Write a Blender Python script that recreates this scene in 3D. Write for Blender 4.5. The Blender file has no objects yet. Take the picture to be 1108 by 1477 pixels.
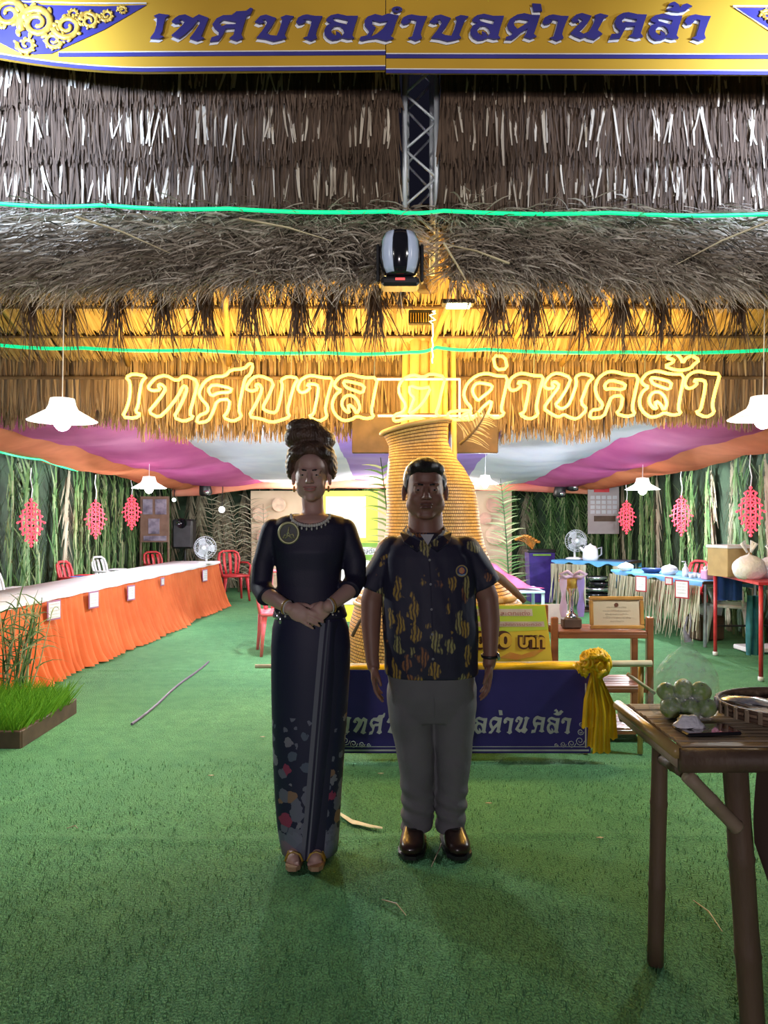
import bpy, math, random
from mathutils import Vector, Matrix, noise
from mathutils.geometry import tessellate_polygon
R = random.Random(7)
SC = bpy.context.scene
COL = SC.collection
PI = math.pi
F = 1100.0; EYE = 1.42; CX = 554.0; HY = 747.0      # focal length in pixels, eye height, principal column, horizon row

# ------------------------------------------------------------ camera, world, exposure
cam = bpy.data.cameras.new('camera'); cam.sensor_fit = 'VERTICAL'; cam.sensor_height = 24.0
cam.lens = F / 1477 * 24; cam.clip_start = .05; cam.clip_end = 200
cam.shift_y = (747 - 738.5) / 1477
co = bpy.data.objects.new('camera', cam); co.location = (0, 0, EYE); co.rotation_euler = (PI / 2, 0, 0)
COL.objects.link(co); SC.camera = co
W = bpy.data.worlds.new('night'); SC.world = W; W.use_nodes = True
W.node_tree.nodes['Background'].inputs[0].default_value = (.005, .005, .009, 1)
W.node_tree.nodes['Background'].inputs[1].default_value = 1.0
SC.view_settings.view_transform = 'Standard'; SC.view_settings.look = 'None'
SC.view_settings.exposure = 0.35; SC.view_settings.gamma = 1.0
SC.view_settings.use_curve_mapping = False

def lamp(name, loc, power, color=(1, 1, 1), radius=.05, kind='POINT', aim=None, angle=1.2, blend=.6, size=None):
    l = bpy.data.lights.new(name, kind); l.energy = power; l.color = color
    if kind == 'AREA':
        l.shape = 'RECTANGLE'; l.size, l.size_y = size
    else: l.shadow_soft_size = radius
    if kind == 'SPOT': l.spot_size = angle; l.spot_blend = blend
    o = bpy.data.objects.new(name, l); o.location = loc
    if aim is not None:
        o.rotation_euler = (Vector(aim) - Vector(loc)).to_track_quat('-Z', 'Y').to_euler()
    COL.objects.link(o); return o
# festival floodlights on the side masts of the entrance, shining back onto the thatch
lamp('floodlight_left', (-2.6, .8, 3.3), 200, (1, .95, .88), .10, 'SPOT', (-.9, 4.6, 3.3), 1.15, .7)
lamp('floodlight_right', (2.6, .8, 3.3), 200, (1, .95, .88), .10, 'SPOT', (.9, 4.6, 3.3), 1.15, .7)
lamp('front_fill', (-.7, -4.2, 1.9), 300, (1, .88, .95), .3)  # unseen fill lamp added behind the camera to brighten the people's fronts
lamp('corner_lamp_left', (-2.45, 3.3, 3.75), 330, (.55, .72, 1), .08, 'SPOT', (-2.0, 4.6, 3.75), 1.5, .8)
lamp('corner_lamp_right', (2.70, 3.3, 3.8), 280, (.6, .74, 1), .08, 'SPOT', (2.2, 4.6, 3.8), 1.5, .8)

# ------------------------------------------------------------ helpers
def wx(px, Y): return (px - CX) / F * Y
def wz(py, Y): return EYE - (py - HY) / F * Y
def P(px, py, Y): return Vector((wx(px, Y), Y, wz(py, Y)))
def lerp(a, b, t): return a + (b - a) * t

class MB:
    def __init__(s): s.v = []; s.f = []; s.t = []; s.cur = .5
    def face(s, idx): s.f.append(idx); s.t.append(s.cur)
    def box(s, c, d, M=None, ch=0):
        c = Vector(c); hx, hy, hz = d[0] / 2, d[1] / 2, d[2] / 2
        b = len(s.v)
        if ch <= 0:
            for x in (-1, 1):
                for y in (-1, 1):
                    for z in (-1, 1):
                        p = Vector((x * hx, y * hy, z * hz)); s.v.append(c + (M @ p if M else p))
            for f in ((0, 1, 3, 2), (4, 6, 7, 5), (0, 4, 5, 1), (2, 3, 7, 6), (0, 2, 6, 4), (1, 5, 7, 3)):
                s.face([b + i for i in f])
            return s
        ch = min(ch, hx * .9, hy * .9, hz * .9); ix = {}
        for x in (-1, 1):
            for y in (-1, 1):
                for z in (-1, 1):
                    for a in range(3):
                        q = [x * hx, y * hy, z * hz]
                        for k in range(3):
                            if k != a: q[k] -= (x, y, z)[k] * ch
                        p = Vector(q); ix[(x, y, z, a)] = len(s.v); s.v.append(c + (M @ p if M else p))
        for a in range(3):
            for sg in (-1, 1):
                o = [k for k in range(3) if k != a]; l = []
                for u, w in ((-1, -1), (1, -1), (1, 1), (-1, 1)):
                    k = [0, 0, 0]; k[a] = sg; k[o[0]] = u; k[o[1]] = w; l.append(ix[(*k, a)])
                s.face(l)
        for a in range(3):
            o = [k for k in range(3) if k != a]
            for u in (-1, 1):
                for w in (-1, 1):
                    k1 = [0, 0, 0]; k1[o[0]] = u; k1[o[1]] = w; k2 = list(k1); k1[a] = -1; k2[a] = 1
                    s.face([ix[(*k1, o[0])], ix[(*k2, o[0])], ix[(*k2, o[1])], ix[(*k1, o[1])]])
        for x in (-1, 1):
            for y in (-1, 1):
                for z in (-1, 1): s.face([ix[(x, y, z, a)] for a in range(3)])
        return s
    def tube(s, pts, r, n=8, cap=True, closed=False, flat=1.0):
        pts = [Vector(p) for p in pts]; m = len(pts)
        if not isinstance(r, (list, tuple)): r = [r] * m
        b = len(s.v); up = None
        for i, p in enumerate(pts):
            if closed: t = pts[(i + 1) % m] - pts[i - 1]
            else: t = pts[min(i + 1, m - 1)] - pts[max(i - 1, 0)]
            if t.length < 1e-9: t = Vector((0, 0, 1))
            t.normalize()
            if up is None:
                up = Vector((0, 1, 0)) if abs(t.y) < .9 else Vector((1, 0, 0))
            u = up - t * up.dot(t)
            if u.length < 1e-6: u = Vector((1, 0, 0)) - t * t.x
            u.normalize(); w = t.cross(u); up = u
            for k in range(n):
                a = 2 * PI * k / n
                s.v.append(p + u * math.cos(a) * r[i] * flat + w * math.sin(a) * r[i])
        for i in range(m if closed else m - 1):
            j = (i + 1) % m
            for k in range(n):
                s.face([b + i * n + k, b + i * n + (k + 1) % n, b + j * n + (k + 1) % n, b + j * n + k])
        if cap and not closed:
            s.face([b + k for k in range(n)][::-1]); s.face([b + (m - 1) * n + k for k in range(n)])
        return s
    def ring_loft(s, rings, cap=True, closed=True):
        b = len(s.v); n = len(rings[0])
        for g in rings: s.v += [Vector(p) for p in g]
        for i in range(len(rings) - 1):
            for k in range(n if closed else n - 1):
                s.face([b + i * n + k, b + i * n + (k + 1) % n, b + (i + 1) * n + (k + 1) % n, b + (i + 1) * n + k])
        if cap and closed:
            s.face([b + k for k in range(n)][::-1]); s.face([b + (len(rings) - 1) * n + k for k in range(n)])
        return s
    def lathe(s, prof, c=(0, 0, 0), n=24, M=None, cap=False):
        c = Vector(c); rings = []
        for r, z in prof:
            g = []
            for k in range(n):
                a = 2 * PI * k / n; p = Vector((r * math.cos(a), r * math.sin(a), z)); g.append(c + (M @ p if M else p))
            rings.append(g)
        return s.ring_loft(rings, cap=cap)
    def ball(s, c, r, M=None, nu=14, nv=9):
        if not isinstance(r, (tuple, list)): r = (r, r, r)
        prof = []; c = Vector(c); rings = []
        for i in range(nv + 1):
            th = PI * (i / nv) * .998 + .003; g = []
            for k in range(nu):
                a = 2 * PI * k / nu
                p = Vector((r[0] * math.sin(th) * math.cos(a), r[1] * math.sin(th) * math.sin(a), -r[2] * math.cos(th)))
                g.append(c + (M @ p if M else p))
            rings.append(g)
        return s.ring_loft(rings)
    def poly(s, outer, holes=(), fn=None, th=.004):
        """extruded flat outline; fn maps (x, y, depth) to a point"""
        loops = [list(outer)] + [list(h) for h in holes]
        tri = tessellate_polygon([[Vector((p[0], p[1], 0)) for p in l] for l in loops])
        flat = [p for l in loops for p in l]; b = len(s.v); n = len(flat)
        for p in flat: s.v.append(Vector(fn(p[0], p[1], 0)))
        for p in flat: s.v.append(Vector(fn(p[0], p[1], th)))
        for t in tri:
            s.face([b + i for i in t]); s.face([b + n + i for i in reversed(t)])
        o = 0
        for l in loops:
            m = len(l)
            for k in range(m): s.face([b + o + k, b + o + (k + 1) % m, b + n + o + (k + 1) % m, b + n + o + k])
            o += m
        return s
    def strand(s, p, d, length, w, droop=0.0, side=None, segs=3, taper=.25, curl=0.0):
        """a thin blade: starts at p, leaves along d, bends down by droop"""
        p = Vector(p); d = Vector(d).normalized(); st = length / segs
        sd = Vector(side) if side is not None else d.cross(Vector((0, 1, 0)))
        if sd.length < 1e-4: sd = Vector((1, 0, 0))
        sd.normalize(); b = len(s.v)
        for i in range(segs + 1):
            ww = w * (1 - (1 - taper) * (i / segs) ** 1.5) * .5
            s.v.append(p - sd * ww); s.v.append(p + sd * ww)
            d = (d + Vector((curl, 0, -droop / segs))).normalized(); p = p + d * st
        for i in range(segs): s.face([b + 2 * i, b + 2 * i + 1, b + 2 * i + 3, b + 2 * i + 2])
        return s

PM = {}
def root_matrix(o):
    while o.parent: o = o.parent
    return PM.get(o.name, Matrix())
def link(name, mb, mat, parent=None, smooth=False, world=True):
    me = bpy.data.meshes.new(name)
    v = mb.v
    if parent is not None and world:
        Mi = root_matrix(parent).inverted(); v = [Mi @ Vector(p) for p in v]
    me.from_pydata([tuple(p) for p in v], [], mb.f)
    if min(mb.t, default=.5) != max(mb.t, default=.5):
        a = me.attributes.new('tint', 'FLOAT', 'FACE'); a.data.foreach_set('value', mb.t)
    if smooth: me.polygons.foreach_set('use_smooth', [True] * len(me.polygons))
    me.materials.append(mat); me.update()
    o = bpy.data.objects.new(name, me); COL.objects.link(o)
    if parent is not None: o.parent = parent
    return o
def thing(name, label, cat, loc=(0, 0, 0), rz=0, group=None):
    o = bpy.data.objects.new(name, None); COL.objects.link(o); o.empty_display_size = .1
    o.location = loc; o.rotation_euler = (0, 0, rz)
    PM[o.name] = Matrix.Translation(Vector(loc)) @ Matrix.Rotation(rz, 4, 'Z')
    o['label'] = label; o['category'] = cat
    if group: o['group'] = group
    return o
def tag(o, label, cat, group=None, kind=None):
    o['label'] = label
    if cat: o['category'] = cat
    if group: o['group'] = group
    if kind: o['kind'] = kind
    return o
def solo(name, mb, mat, label, cat, group=None, smooth=False):
    """one-mesh thing with its origin at its own base"""
    xs = [p[0] for p in mb.v]; ys = [p[1] for p in mb.v]; zs = [p[2] for p in mb.v]
    c = Vector(((min(xs) + max(xs)) / 2, (min(ys) + max(ys)) / 2, min(zs)))
    mb.v = [Vector(p) - c for p in mb.v]
    o = link(name, mb, mat, None, smooth); o.location = c
    return tag(o, label, cat, group)
def copy_tree(o, parent=None, loc=None, rz=None, label=None, scale=None):
    c = o.copy(); COL.objects.link(c); c.parent = parent
    if loc is not None: c.location = loc
    if rz is not None: c.rotation_euler = (0, 0, rz)
    if scale is not None: c.scale = (scale,) * 3
    if label: c['label'] = label
    for ch in list(o.children): copy_tree(ch, c)
    return c

# ------------------------------------------------------------ materials
def base(name):
    m = bpy.data.materials.new(name); m.use_nodes = True
    return m, m.node_tree.nodes, m.node_tree.links, m.node_tree.nodes['Principled BSDF']
def mat(name, c1, c2=None, rough=.7, scale=8, metal=0, bump=0, bscale=60, stretch=(1, 1, 1), spec=.5, trans=0, alpha=1, coat=0, detail=3):
    m, n, l, b = base(name)
    b.inputs['Roughness'].default_value = rough; b.inputs['Metallic'].default_value = metal
    b.inputs['Specular IOR Level'].default_value = spec
    if coat: b.inputs['Coat Weight'].default_value = coat
    if trans: b.inputs['Transmission Weight'].default_value = trans
    if alpha < 1: b.inputs['Alpha'].default_value = alpha
    tc = n.new('ShaderNodeTexCoord'); mp = n.new('ShaderNodeMapping'); mp.inputs['Scale'].default_value = stretch
    l.new(tc.outputs['Object'], mp.inputs['Vector'])
    nz = n.new('ShaderNodeTexNoise'); nz.inputs['Scale'].default_value = scale; nz.inputs['Detail'].default_value = detail
    l.new(mp.outputs[0], nz.inputs['Vector'])
    rp = n.new('ShaderNodeValToRGB'); c2 = c2 or tuple(x * .7 for x in c1)
    rp.color_ramp.elements[0].position = .35; rp.color_ramp.elements[0].color = (*c2, 1)
    rp.color_ramp.elements[1].position = .65; rp.color_ramp.elements[1].color = (*c1, 1)
    l.new(nz.outputs['Fac'], rp.inputs[0]); l.new(rp.outputs[0], b.inputs['Base Color'])
    if bump:
        nb = n.new('ShaderNodeTexNoise'); nb.inputs['Scale'].default_value = bscale; nb.inputs['Detail'].default_value = 4
        l.new(mp.outputs[0], nb.inputs['Vector'])
        bp = n.new('ShaderNodeBump'); bp.inputs['Strength'].default_value = bump; bp.inputs['Distance'].default_value = .01
        l.new(nb.outputs['Fac'], bp.inputs['Height']); l.new(bp.outputs[0], b.inputs['Normal'])
    return m
def emat(name, col, strength, base_col=None):
    m, n, l, b = base(name); b.inputs['Base Color'].default_value = (*(base_col or col), 1)
    b.inputs['Emission Color'].default_value = (*col, 1); b.inputs['Emission Strength'].default_value = strength
    return m
def straw(name, cols, rough=.7, translucent=.0, extra=0.35):
    """colour picked per strand through the 'tint' attribute, with mottling"""
    m, n, l, b = base(name); b.inputs['Roughness'].default_value = rough; b.inputs['Specular IOR Level'].default_value = .3
    at = n.new('ShaderNodeAttribute'); at.attribute_name = 'tint'
    tc = n.new('ShaderNodeTexCoord'); nz = n.new('ShaderNodeTexNoise'); nz.inputs['Scale'].default_value = 3.5
    l.new(tc.outputs['Object'], nz.inputs['Vector'])
    ad = n.new('ShaderNodeMath'); ad.operation = 'MULTIPLY_ADD'; ad.inputs[1].default_value = extra; 
    l.new(nz.outputs['Fac'], ad.inputs[0]); sub = n.new('ShaderNodeMath'); sub.operation = 'SUBTRACT'; sub.inputs[1].default_value = extra / 2
    l.new(at.outputs['Fac'], ad.inputs[2]); l.new(ad.outputs[0], sub.inputs[0])
    rp = n.new('ShaderNodeValToRGB'); e = rp.color_ramp.elements
    while len(e) < len(cols): e.new(.5)
    for i, c in enumerate(cols): e[i].position = i / (len(cols) - 1); e[i].color = (*c, 1)
    l.new(sub.outputs[0], rp.inputs[0]); l.new(rp.outputs[0], b.inputs['Base Color'])
    if translucent:
        tr = n.new('ShaderNodeBsdfTranslucent'); mx = n.new('ShaderNodeMixShader'); mx.inputs[0].default_value = translucent
        l.new(rp.outputs[0], tr.inputs[0]); l.new(b.outputs[0], mx.inputs[1]); l.new(tr.outputs[0], mx.inputs[2])
        l.new(mx.outputs[0], n['Material Output'].inputs[0])
    return m
def cloth(name, c1, c2=None, trans=.35, scale=3, rough=.85):
    m = mat(name, c1, c2, rough=rough, scale=scale, spec=.2); n, l = m.node_tree.nodes, m.node_tree.links
    b = n['Principled BSDF']; tr = n.new('ShaderNodeBsdfTranslucent'); mx = n.new('ShaderNodeMixShader'); mx.inputs[0].default_value = trans
    l.new(n['Color Ramp'].outputs[0], tr.inputs[0]); l.new(b.outputs[0], mx.inputs[1]); l.new(tr.outputs[0], mx.inputs[2])
    l.new(mx.outputs[0], n['Material Output'].inputs[0]); return m
def film(name, col=(.9, .95, 1), alpha=.25, rough=.15):
    m, n, l, b = base(name); b.inputs['Base Color'].default_value = (*col, 1); b.inputs['Roughness'].default_value = rough
    tc = n.new('ShaderNodeTexCoord'); nz = n.new('ShaderNodeTexNoise'); nz.inputs['Scale'].default_value = 45; nz.inputs['Detail'].default_value = 2
    l.new(tc.outputs['Object'], nz.inputs['Vector'])
    bp = n.new('ShaderNodeBump'); bp.inputs['Strength'].default_value = .8; bp.inputs['Distance'].default_value = .01
    l.new(nz.outputs['Fac'], bp.inputs['Height']); l.new(bp.outputs[0], b.inputs['Normal'])
    mr = n.new('ShaderNodeMapRange'); mr.inputs[1].default_value = .35; mr.inputs[2].default_value = .75
    mr.inputs[3].default_value = alpha * (.9 if alpha > .5 else .35); mr.inputs[4].default_value = min(1, alpha * 2)
    l.new(nz.outputs['Fac'], mr.inputs[0]); l.new(mr.outputs[0], b.inputs['Alpha'])
    return m
M = {}
M['thatch_wall'] = straw('thatch_wall', [(.03, .018, .012), (.10, .062, .042), (.18, .125, .088), (.62, .55, .46)])
M['thatch_bush'] = straw('thatch_bush', [(.07, .055, .042), (.25, .20, .155), (.46, .40, .33), (.80, .74, .65)], .6)
M['thatch_gold'] = straw('thatch_gold', [(.10, .06, .03), (.3, .19, .08), (.45, .31, .14), (.6, .45, .24)])
M['thatch_tuft'] = straw('thatch_tuft', [(.05, .03, .022), (.11, .07, .045), (.2, .14, .09)])
M['fringe'] = straw('fringe', [(.08, .05, .03), (.2, .13, .08), (.33, .23, .14), (.5, .4, .28)])
M['palm'] = straw('palm', [(.03, .08, .03), (.08, .19, .06), (.17, .30, .10), (.28, .34, .18), (.55, .62, .32)], .55, .2, .5)
M['dry_palm'] = straw('dry_palm', [(.16, .13, .09), (.32, .27, .19), (.48, .43, .31), (.52, .54, .4)], .7, .15, .5)
M['net'] = mat('net', (.05, .09, .05), (.02, .035, .02), .9, 4)
M['turf'] = None
M['bamboo'] = mat('bamboo', (.66, .44, .15), (.42, .26, .09), .45, 5, bump=.2, stretch=(1, 1, .2))
M['bamboo_dark'] = mat('bamboo_dark', (.19, .125, .08), (.10, .062, .04), .6, 6, bump=.3, stretch=(1, 1, .25))
M['bamboo_slat'] = mat('bamboo_slat', (.42, .34, .23), (.28, .21, .14), .6, 7, bump=.2, stretch=(.2, 1, 1))
M['bamboo_pale'] = mat('bamboo_pale', (.62, .55, .36), (.42, .34, .20), .45, 6)
M['steel'] = mat('steel', (.42, .46, .52), (.28, .31, .36), .35, 10, metal=.8)
M['black'] = mat('black', (.02, .02, .025), (.01, .01, .012), .4)
M['black_gloss'] = mat('black_gloss', (.012, .012, .018), None, .12, coat=.6)
M['silver'] = mat('silver', (.75, .78, .85), (.6, .62, .7), .18, metal=.9)
M['banner_yellow'] = mat('banner_yellow', (.56, .33, .035), (.46, .27, .03), .4, 1.2, spec=.5)
M['banner_blue'] = mat('banner_blue', (.045, .04, .25), (.03, .028, .18), .45, 3)
M['white_print'] = mat('white_print', (.75, .75, .8), (.65, .65, .7), .5)
M['gold_print'] = mat('gold_print', (.62, .42, .08), (.35, .2, .03), .35, 22)
M['neon'] = emat('neon', (1, .62, .09), 2.8)
M['rope_green'] = emat('rope_green', (.0, .80, .28), 1.0, (.02, .4, .15))
M['red_light'] = emat('red_light', (1, .055, .09), 1.7)
M['bulb'] = emat('bulb', (1, .98, .95), 30)
M['shade'] = cloth('shade', (.95, .95, .93), (.9, .9, .88), .55, rough=.3); M['shade'].node_tree.nodes['Principled BSDF'].inputs['Emission Color'].default_value = (1, .98, .95, 1); M['shade'].node_tree.nodes['Principled BSDF'].inputs['Emission Strength'].default_value = .5
M['white_metal'] = mat('white_metal', (.8, .8, .8), (.7, .7, .7), .35)
M['white_plastic'] = mat('white_plastic', (.82, .84, .86), (.75, .77, .8), .35)
M['red_plastic'] = mat('red_plastic', (.62, .05, .06), (.5, .03, .04), .35)
M['pink_plastic'] = mat('pink_plastic', (.85, .18, .22), (.75, .14, .18), .35)
M['white_cloth'] = mat('white_cloth', (.78, .80, .83), (.7, .72, .76), .8, 3)
M['orange_cloth'] = cloth('orange_cloth', (.80, .20, .07), (.68, .15, .05), .12)
M['blue_cloth'] = mat('blue_cloth', (.10, .35, .62), (.07, .26, .5), .55, 4)
M['pink_cloth'] = mat('pink_cloth', (.78, .10, .22), (.62, .06, .15), .7, 5)
M['wood'] = mat('wood', (.33, .12, .045), (.20, .065, .025), .35, 6, stretch=(.3, 2, 2), coat=.3)
M['dark_wood'] = mat('dark_wood', (.10, .06, .035), (.06, .035, .02), .6, 8)
M['navy_print'] = mat('navy_print', (.045, .035, .20), (.035, .028, .16), .6, 3, spec=.2)
M['yellow_satin'] = mat('yellow_satin', (.85, .52, .01), (.65, .38, .01), .35, 9, bump=.3, bscale=20)
M['paper'] = mat('paper', (.8, .8, .82), (.72, .72, .75), .6, 20)
M['purple_plastic'] = mat('purple_plastic', (.07, .03, .30), (.04, .02, .2), .4)
M['grey'] = mat('grey', (.3, .31, .34), (.22, .23, .26), .5)
M['fan_grey'] = mat('fan_grey', (.55, .58, .62), (.45, .48, .52), .4)
M['cardboard'] = mat('cardboard', (.46, .33, .15), (.38, .27, .12), .8)
M['film'] = film('film', (.9, .95, 1), .17)
M['film_white'] = film('film_white', (.93, .95, 1), .95, .3)
M['fruit'] = mat('fruit', (.26, .40, .06), (.13, .26, .04), .4, 14, bump=.15, bscale=90)
M['red_frame'] = mat('red_frame', (.45, .03, .05), (.35, .02, .03), .4)
M['teal_cloth'] = mat('teal_cloth', (.02, .16, .19), (.01, .1, .12), .8)
# ------------------------------------------------------------ floor: green artificial turf laid in sheets
def turf():
    m, n, l, b = base('turf'); b.inputs['Roughness'].default_value = .85; b.inputs['Specular IOR Level'].default_value = .25
    tc = n.new('ShaderNodeTexCoord')
    def nz(s, d=4, st=(1, 1, 1)):
        mp = n.new('ShaderNodeMapping'); mp.inputs['Scale'].default_value = st; l.new(tc.outputs['Object'], mp.inputs[0])
        x = n.new('ShaderNodeTexNoise'); x.inputs['Scale'].default_value = s; x.inputs['Detail'].default_value = d; l.new(mp.outputs[0], x.inputs[0]); return x
    big, fine, mid = nz(.7, 3), nz(160, 2, (1, .6, 1)), nz(9, 5)
    r1 = n.new('ShaderNodeValToRGB'); r1.color_ramp.elements[0].position = .3; r1.color_ramp.elements[1].position = .7
    r1.color_ramp.elements[0].color = (.065, .215, .10, 1); r1.color_ramp.elements[1].color = (.105, .30, .135, 1)
    l.new(big.outputs[0], r1.inputs[0])
    r2 = n.new('ShaderNodeValToRGB'); r2.color_ramp.elements[0].position = .3; r2.color_ramp.elements[1].position = .72
    r2.color_ramp.elements[0].color = (.62, .62, .62, 1); r2.color_ramp.elements[1].color = (1.5, 1.5, 1.4, 1); l.new(fine.outputs[0], r2.inputs[0])
    r3 = n.new('ShaderNodeValToRGB'); r3.color_ramp.elements[0].position = .3; r3.color_ramp.elements[1].position = .7
    r3.color_ramp.elements[0].color = (.8, .84, .8, 1); r3.color_ramp.elements[1].color = (1.15, 1.05, 1.0, 1); l.new(mid.outputs[0], r3.inputs[0])
    def mul(a, c):
        x = n.new('ShaderNodeMix'); x.data_type = 'RGBA'; x.blend_type = 'MULTIPLY'; x.inputs[0].default_value = 1
        l.new(a, x.inputs[6]); l.new(c, x.inputs[7]); return x.outputs[2]
    l.new(mul(mul(r1.outputs[0], r2.outputs[0]), r3.outputs[0]), b.inputs['Base Color'])
    bp = n.new('ShaderNodeBump'); bp.inputs['Strength'].default_value = .7; bp.inputs['Distance'].default_value = .02
    l.new(fine.outputs[0], bp.inputs['Height']); l.new(bp.outputs[0], b.inputs['Normal']); return m
M['turf'] = turf()
fl = MB(); nx, ny = 90, 150
seams = [3.4, 7.1]
def floor_h(x, y):
    h = .006 * noise.noise(Vector((x * .8, y * .8, 0)))
    for sy in seams:                                    # slightly lifted sheet joints
        h += .010 * math.exp(-((y - sy - .03 * math.sin(x * 2)) / .035) ** 2)
    h += .010 * math.exp(-((y - 4.32 - .04 * math.sin(x * 1.7)) / .05) ** 2) * (1 if x > -.5 else 0)
    return h - .008
ys = [-1.5 + 18.5 * (j / ny) for j in range(ny + 1)]
for sy in seams + [4.32]: ys += [sy + d for d in (-.06, -.03, 0, .03, .06)]
ys.sort()
for y in ys:
    for i in range(nx + 1):
        x = -7 + 14 * i / nx; fl.v.append(Vector((x, y, floor_h(x, y))))
for j in range(len(ys) - 1):
    for i in range(nx):
        a = j * (nx + 1) + i; fl.face([a, a + 1, a + nx + 2, a + nx + 1])
floor = link('floor', fl, M['turf'], smooth=True); tag(floor, 'green artificial turf carpet laid in sheets across the stall', None, kind='structure')
# short blades of turf in the foreground strip, where single tufts show
gb = MB()
for k in range(26000):
    y = .9 + 3.6 * R.random() ** 1.3; x = R.uniform(-.56, .56) * y * 1.05
    gb.cur = R.random(); a = R.uniform(0, 2 * PI)
    gb.strand((x, y, -.006), (math.cos(a) * .5, math.sin(a) * .5, 1), R.uniform(.010, .02), .0035, 0, (math.sin(a), -math.cos(a), 0), 1)
M['blade'] = straw('blade', [(.05, .16, .07), (.08, .22, .09), (.13, .28, .12)], .7)
tb = link('turf_pile', gb, M['blade'], floor); tb['kind'] = 'stuff'

# ------------------------------------------------------------ palm screens: the side and back walls
def frond_mesh(seed, H=2.15, dry=False):
    r = random.Random(seed); mb = MB(); lean = r.uniform(-.08, .08)
    pts = [Vector((lean * (z / H) + .012 * math.sin(z * 3 + seed), 0, z)) for z in [H * i / 7 for i in range(8)]]
    mb.cur = .95; mb.tube(pts, [.016 - .0015 * i for i in range(8)], 5)
    n = 44
    for i in range(n):
        z = H * (.05 + .93 * i / n)
        c = Vector((lean * z / H + .012 * math.sin(z * 3 + seed), 0, z))
        for sgn in (-1, 1):
            mb.cur = min(1, max(0, r.gauss(.45, .2)))
            ang = r.uniform(.25, .6)
            up = -1 if (i % 3 or dry) else 1
            mb.strand(c + Vector((0, r.uniform(-.015, .015), 0)), (sgn * math.sin(ang), r.uniform(-.18, .05), up * math.cos(ang)), r.uniform(.3, .5), .034, .5, (math.cos(ang), .5 * sgn, .2), 2, .15)
    return mb
fronds = []
for s in range(6):
    mb = frond_mesh(s); o = link('palm_frond', mb, M['palm']); fronds.append(o)
dryf = []
for s in range(3):
    mb = frond_mesh(20 + s, 2.1, True); dryf.append(link('palm_frond', mb, M['dry_palm']))
usedf = set()
def put_frond(parent, loc, rz, dry=False, sc=1):
    src = R.choice(dryf if dry else fronds)
    o = src.copy() if src.name in usedf else src
    if src.name in usedf: COL.objects.link(o)
    usedf.add(src.name); o.parent = parent; o.location = loc; o.rotation_euler = (R.uniform(-.03, .03), R.uniform(-.05, .05), rz + R.uniform(-.2, .2)); o.scale = (1, 1, sc * R.uniform(.93, 1.06))
def wall(name, x0, y0, x1, y1, h, label):
    d = Vector((x1 - x0, y1 - y0, 0)); L = d.length; d.normalize(); nrm = Vector((-d.y, d.x, 0))
    a = math.atan2(d.y, d.x)
    mb = MB(); mb.box(((x0 + x1) / 2, (y0 + y1) / 2, h / 2), (L, .03, h), Matrix.Rotation(a, 3, 'Z'))
    o = link(name, mb, M['net']); tag(o, label, None, kind='structure'); return o, d, L, a
WL, d, L, a = wall('wall_left', -4.45, 4.9, -4.45, 15.6, 2.5, 'screen of upright palm fronds on green netting along the left side')
for i in range(36):
    put_frond(WL, (-4.38 + R.uniform(0, .08), 5.0 + i * .295, 0), PI / 2, R.random() < .12)
WR, d, L, a = wall('wall_right', 4.45, 4.9, 4.45, 15.6, 2.5, 'screen of upright palm fronds on dark netting along the right side')
for i in range(36):
    put_frond(WR, (4.38 - R.uniform(0, .08), 5.0 + i * .295, 0), -PI / 2, R.random() < .3)
WB, d, L, a = wall('wall_back', -4.45, 15.6, 4.45, 15.6, 2.5, 'far end screen of palm fronds behind the stage backdrop')
for i in range(30):
    x = -4.3 + i * .295
    put_frond(WB, (x, 15.5, 0), 0, x < -1.8 or R.random() < .2)
for o in fronds + dryf:
    if o.name not in usedf: bpy.data.objects.remove(o)

# ------------------------------------------------------------ tent canopy of striped cloth
CM = {'purple': cloth('canopy_purple', (.52, .30, .88), (.45, .25, .80), .35), 'white': cloth('canopy_white', (.84, .82, .98), (.76, .75, .94), .3),
      'magenta': cloth('canopy_magenta', (.74, .16, .42), (.66, .12, .36), .3), 'orange': cloth('canopy_orange', (.80, .26, .12), (.68, .20, .09), .3)}
CE = thing('ceiling', 'tent canopy of purple, white, magenta and orange cloth', 'canopy', (0, 6.3, 2.5)); del CE['category']; CE['kind'] = 'structure'
bnd = [(-4.35, -3.75, 'orange'), (-3.65, -3.25, 'magenta'), (-2.40, -2.13, 'white'), (-.62, -.50, 'purple'), (1.36, 1.40, 'white'), (2.80, 2.45, 'magenta'), (3.62, 3.35, 'orange'), (4.35, 3.80, None)]
def canopy_z(x, Y):
    t = (Y - 6.3) / 7.3
    z = 2.60 - .49 * t
    z -= .020 * (abs(x) ** 2) * (1 - .45 * t)
    z += .025 * math.sin(x * 5 + 1) * (1 - t) * .6 - .05 * math.sin(PI * ((t * 3) % 1)) 
    return z
for k in range(len(bnd) - 1):
    a0, a1, c = bnd[k]; b0, b1, _ = bnd[k + 1]; mb = MB(); NX, NY = 10, 40
    for j in range(NY + 1):
        t = j / NY; Y = 6.3 + 7.3 * t
        for i in range(NX + 1):
            u = i / NX; x = lerp(lerp(a0, a1, t), lerp(b0, b1, t), u)
            mb.v.append(Vector((x, Y, canopy_z(x, Y) - .05 * math.sin(PI * u) + (.01 * math.sin(Y * 9 + x * 4)))))
    for j in range(NY):
        for i in range(NX):
            q = j * (NX + 1) + i; mb.face([q, q + 1, q + NX + 2, q + NX + 1])
    link('cloth_stripe', mb, CM[c], CE, smooth=True)
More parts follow.
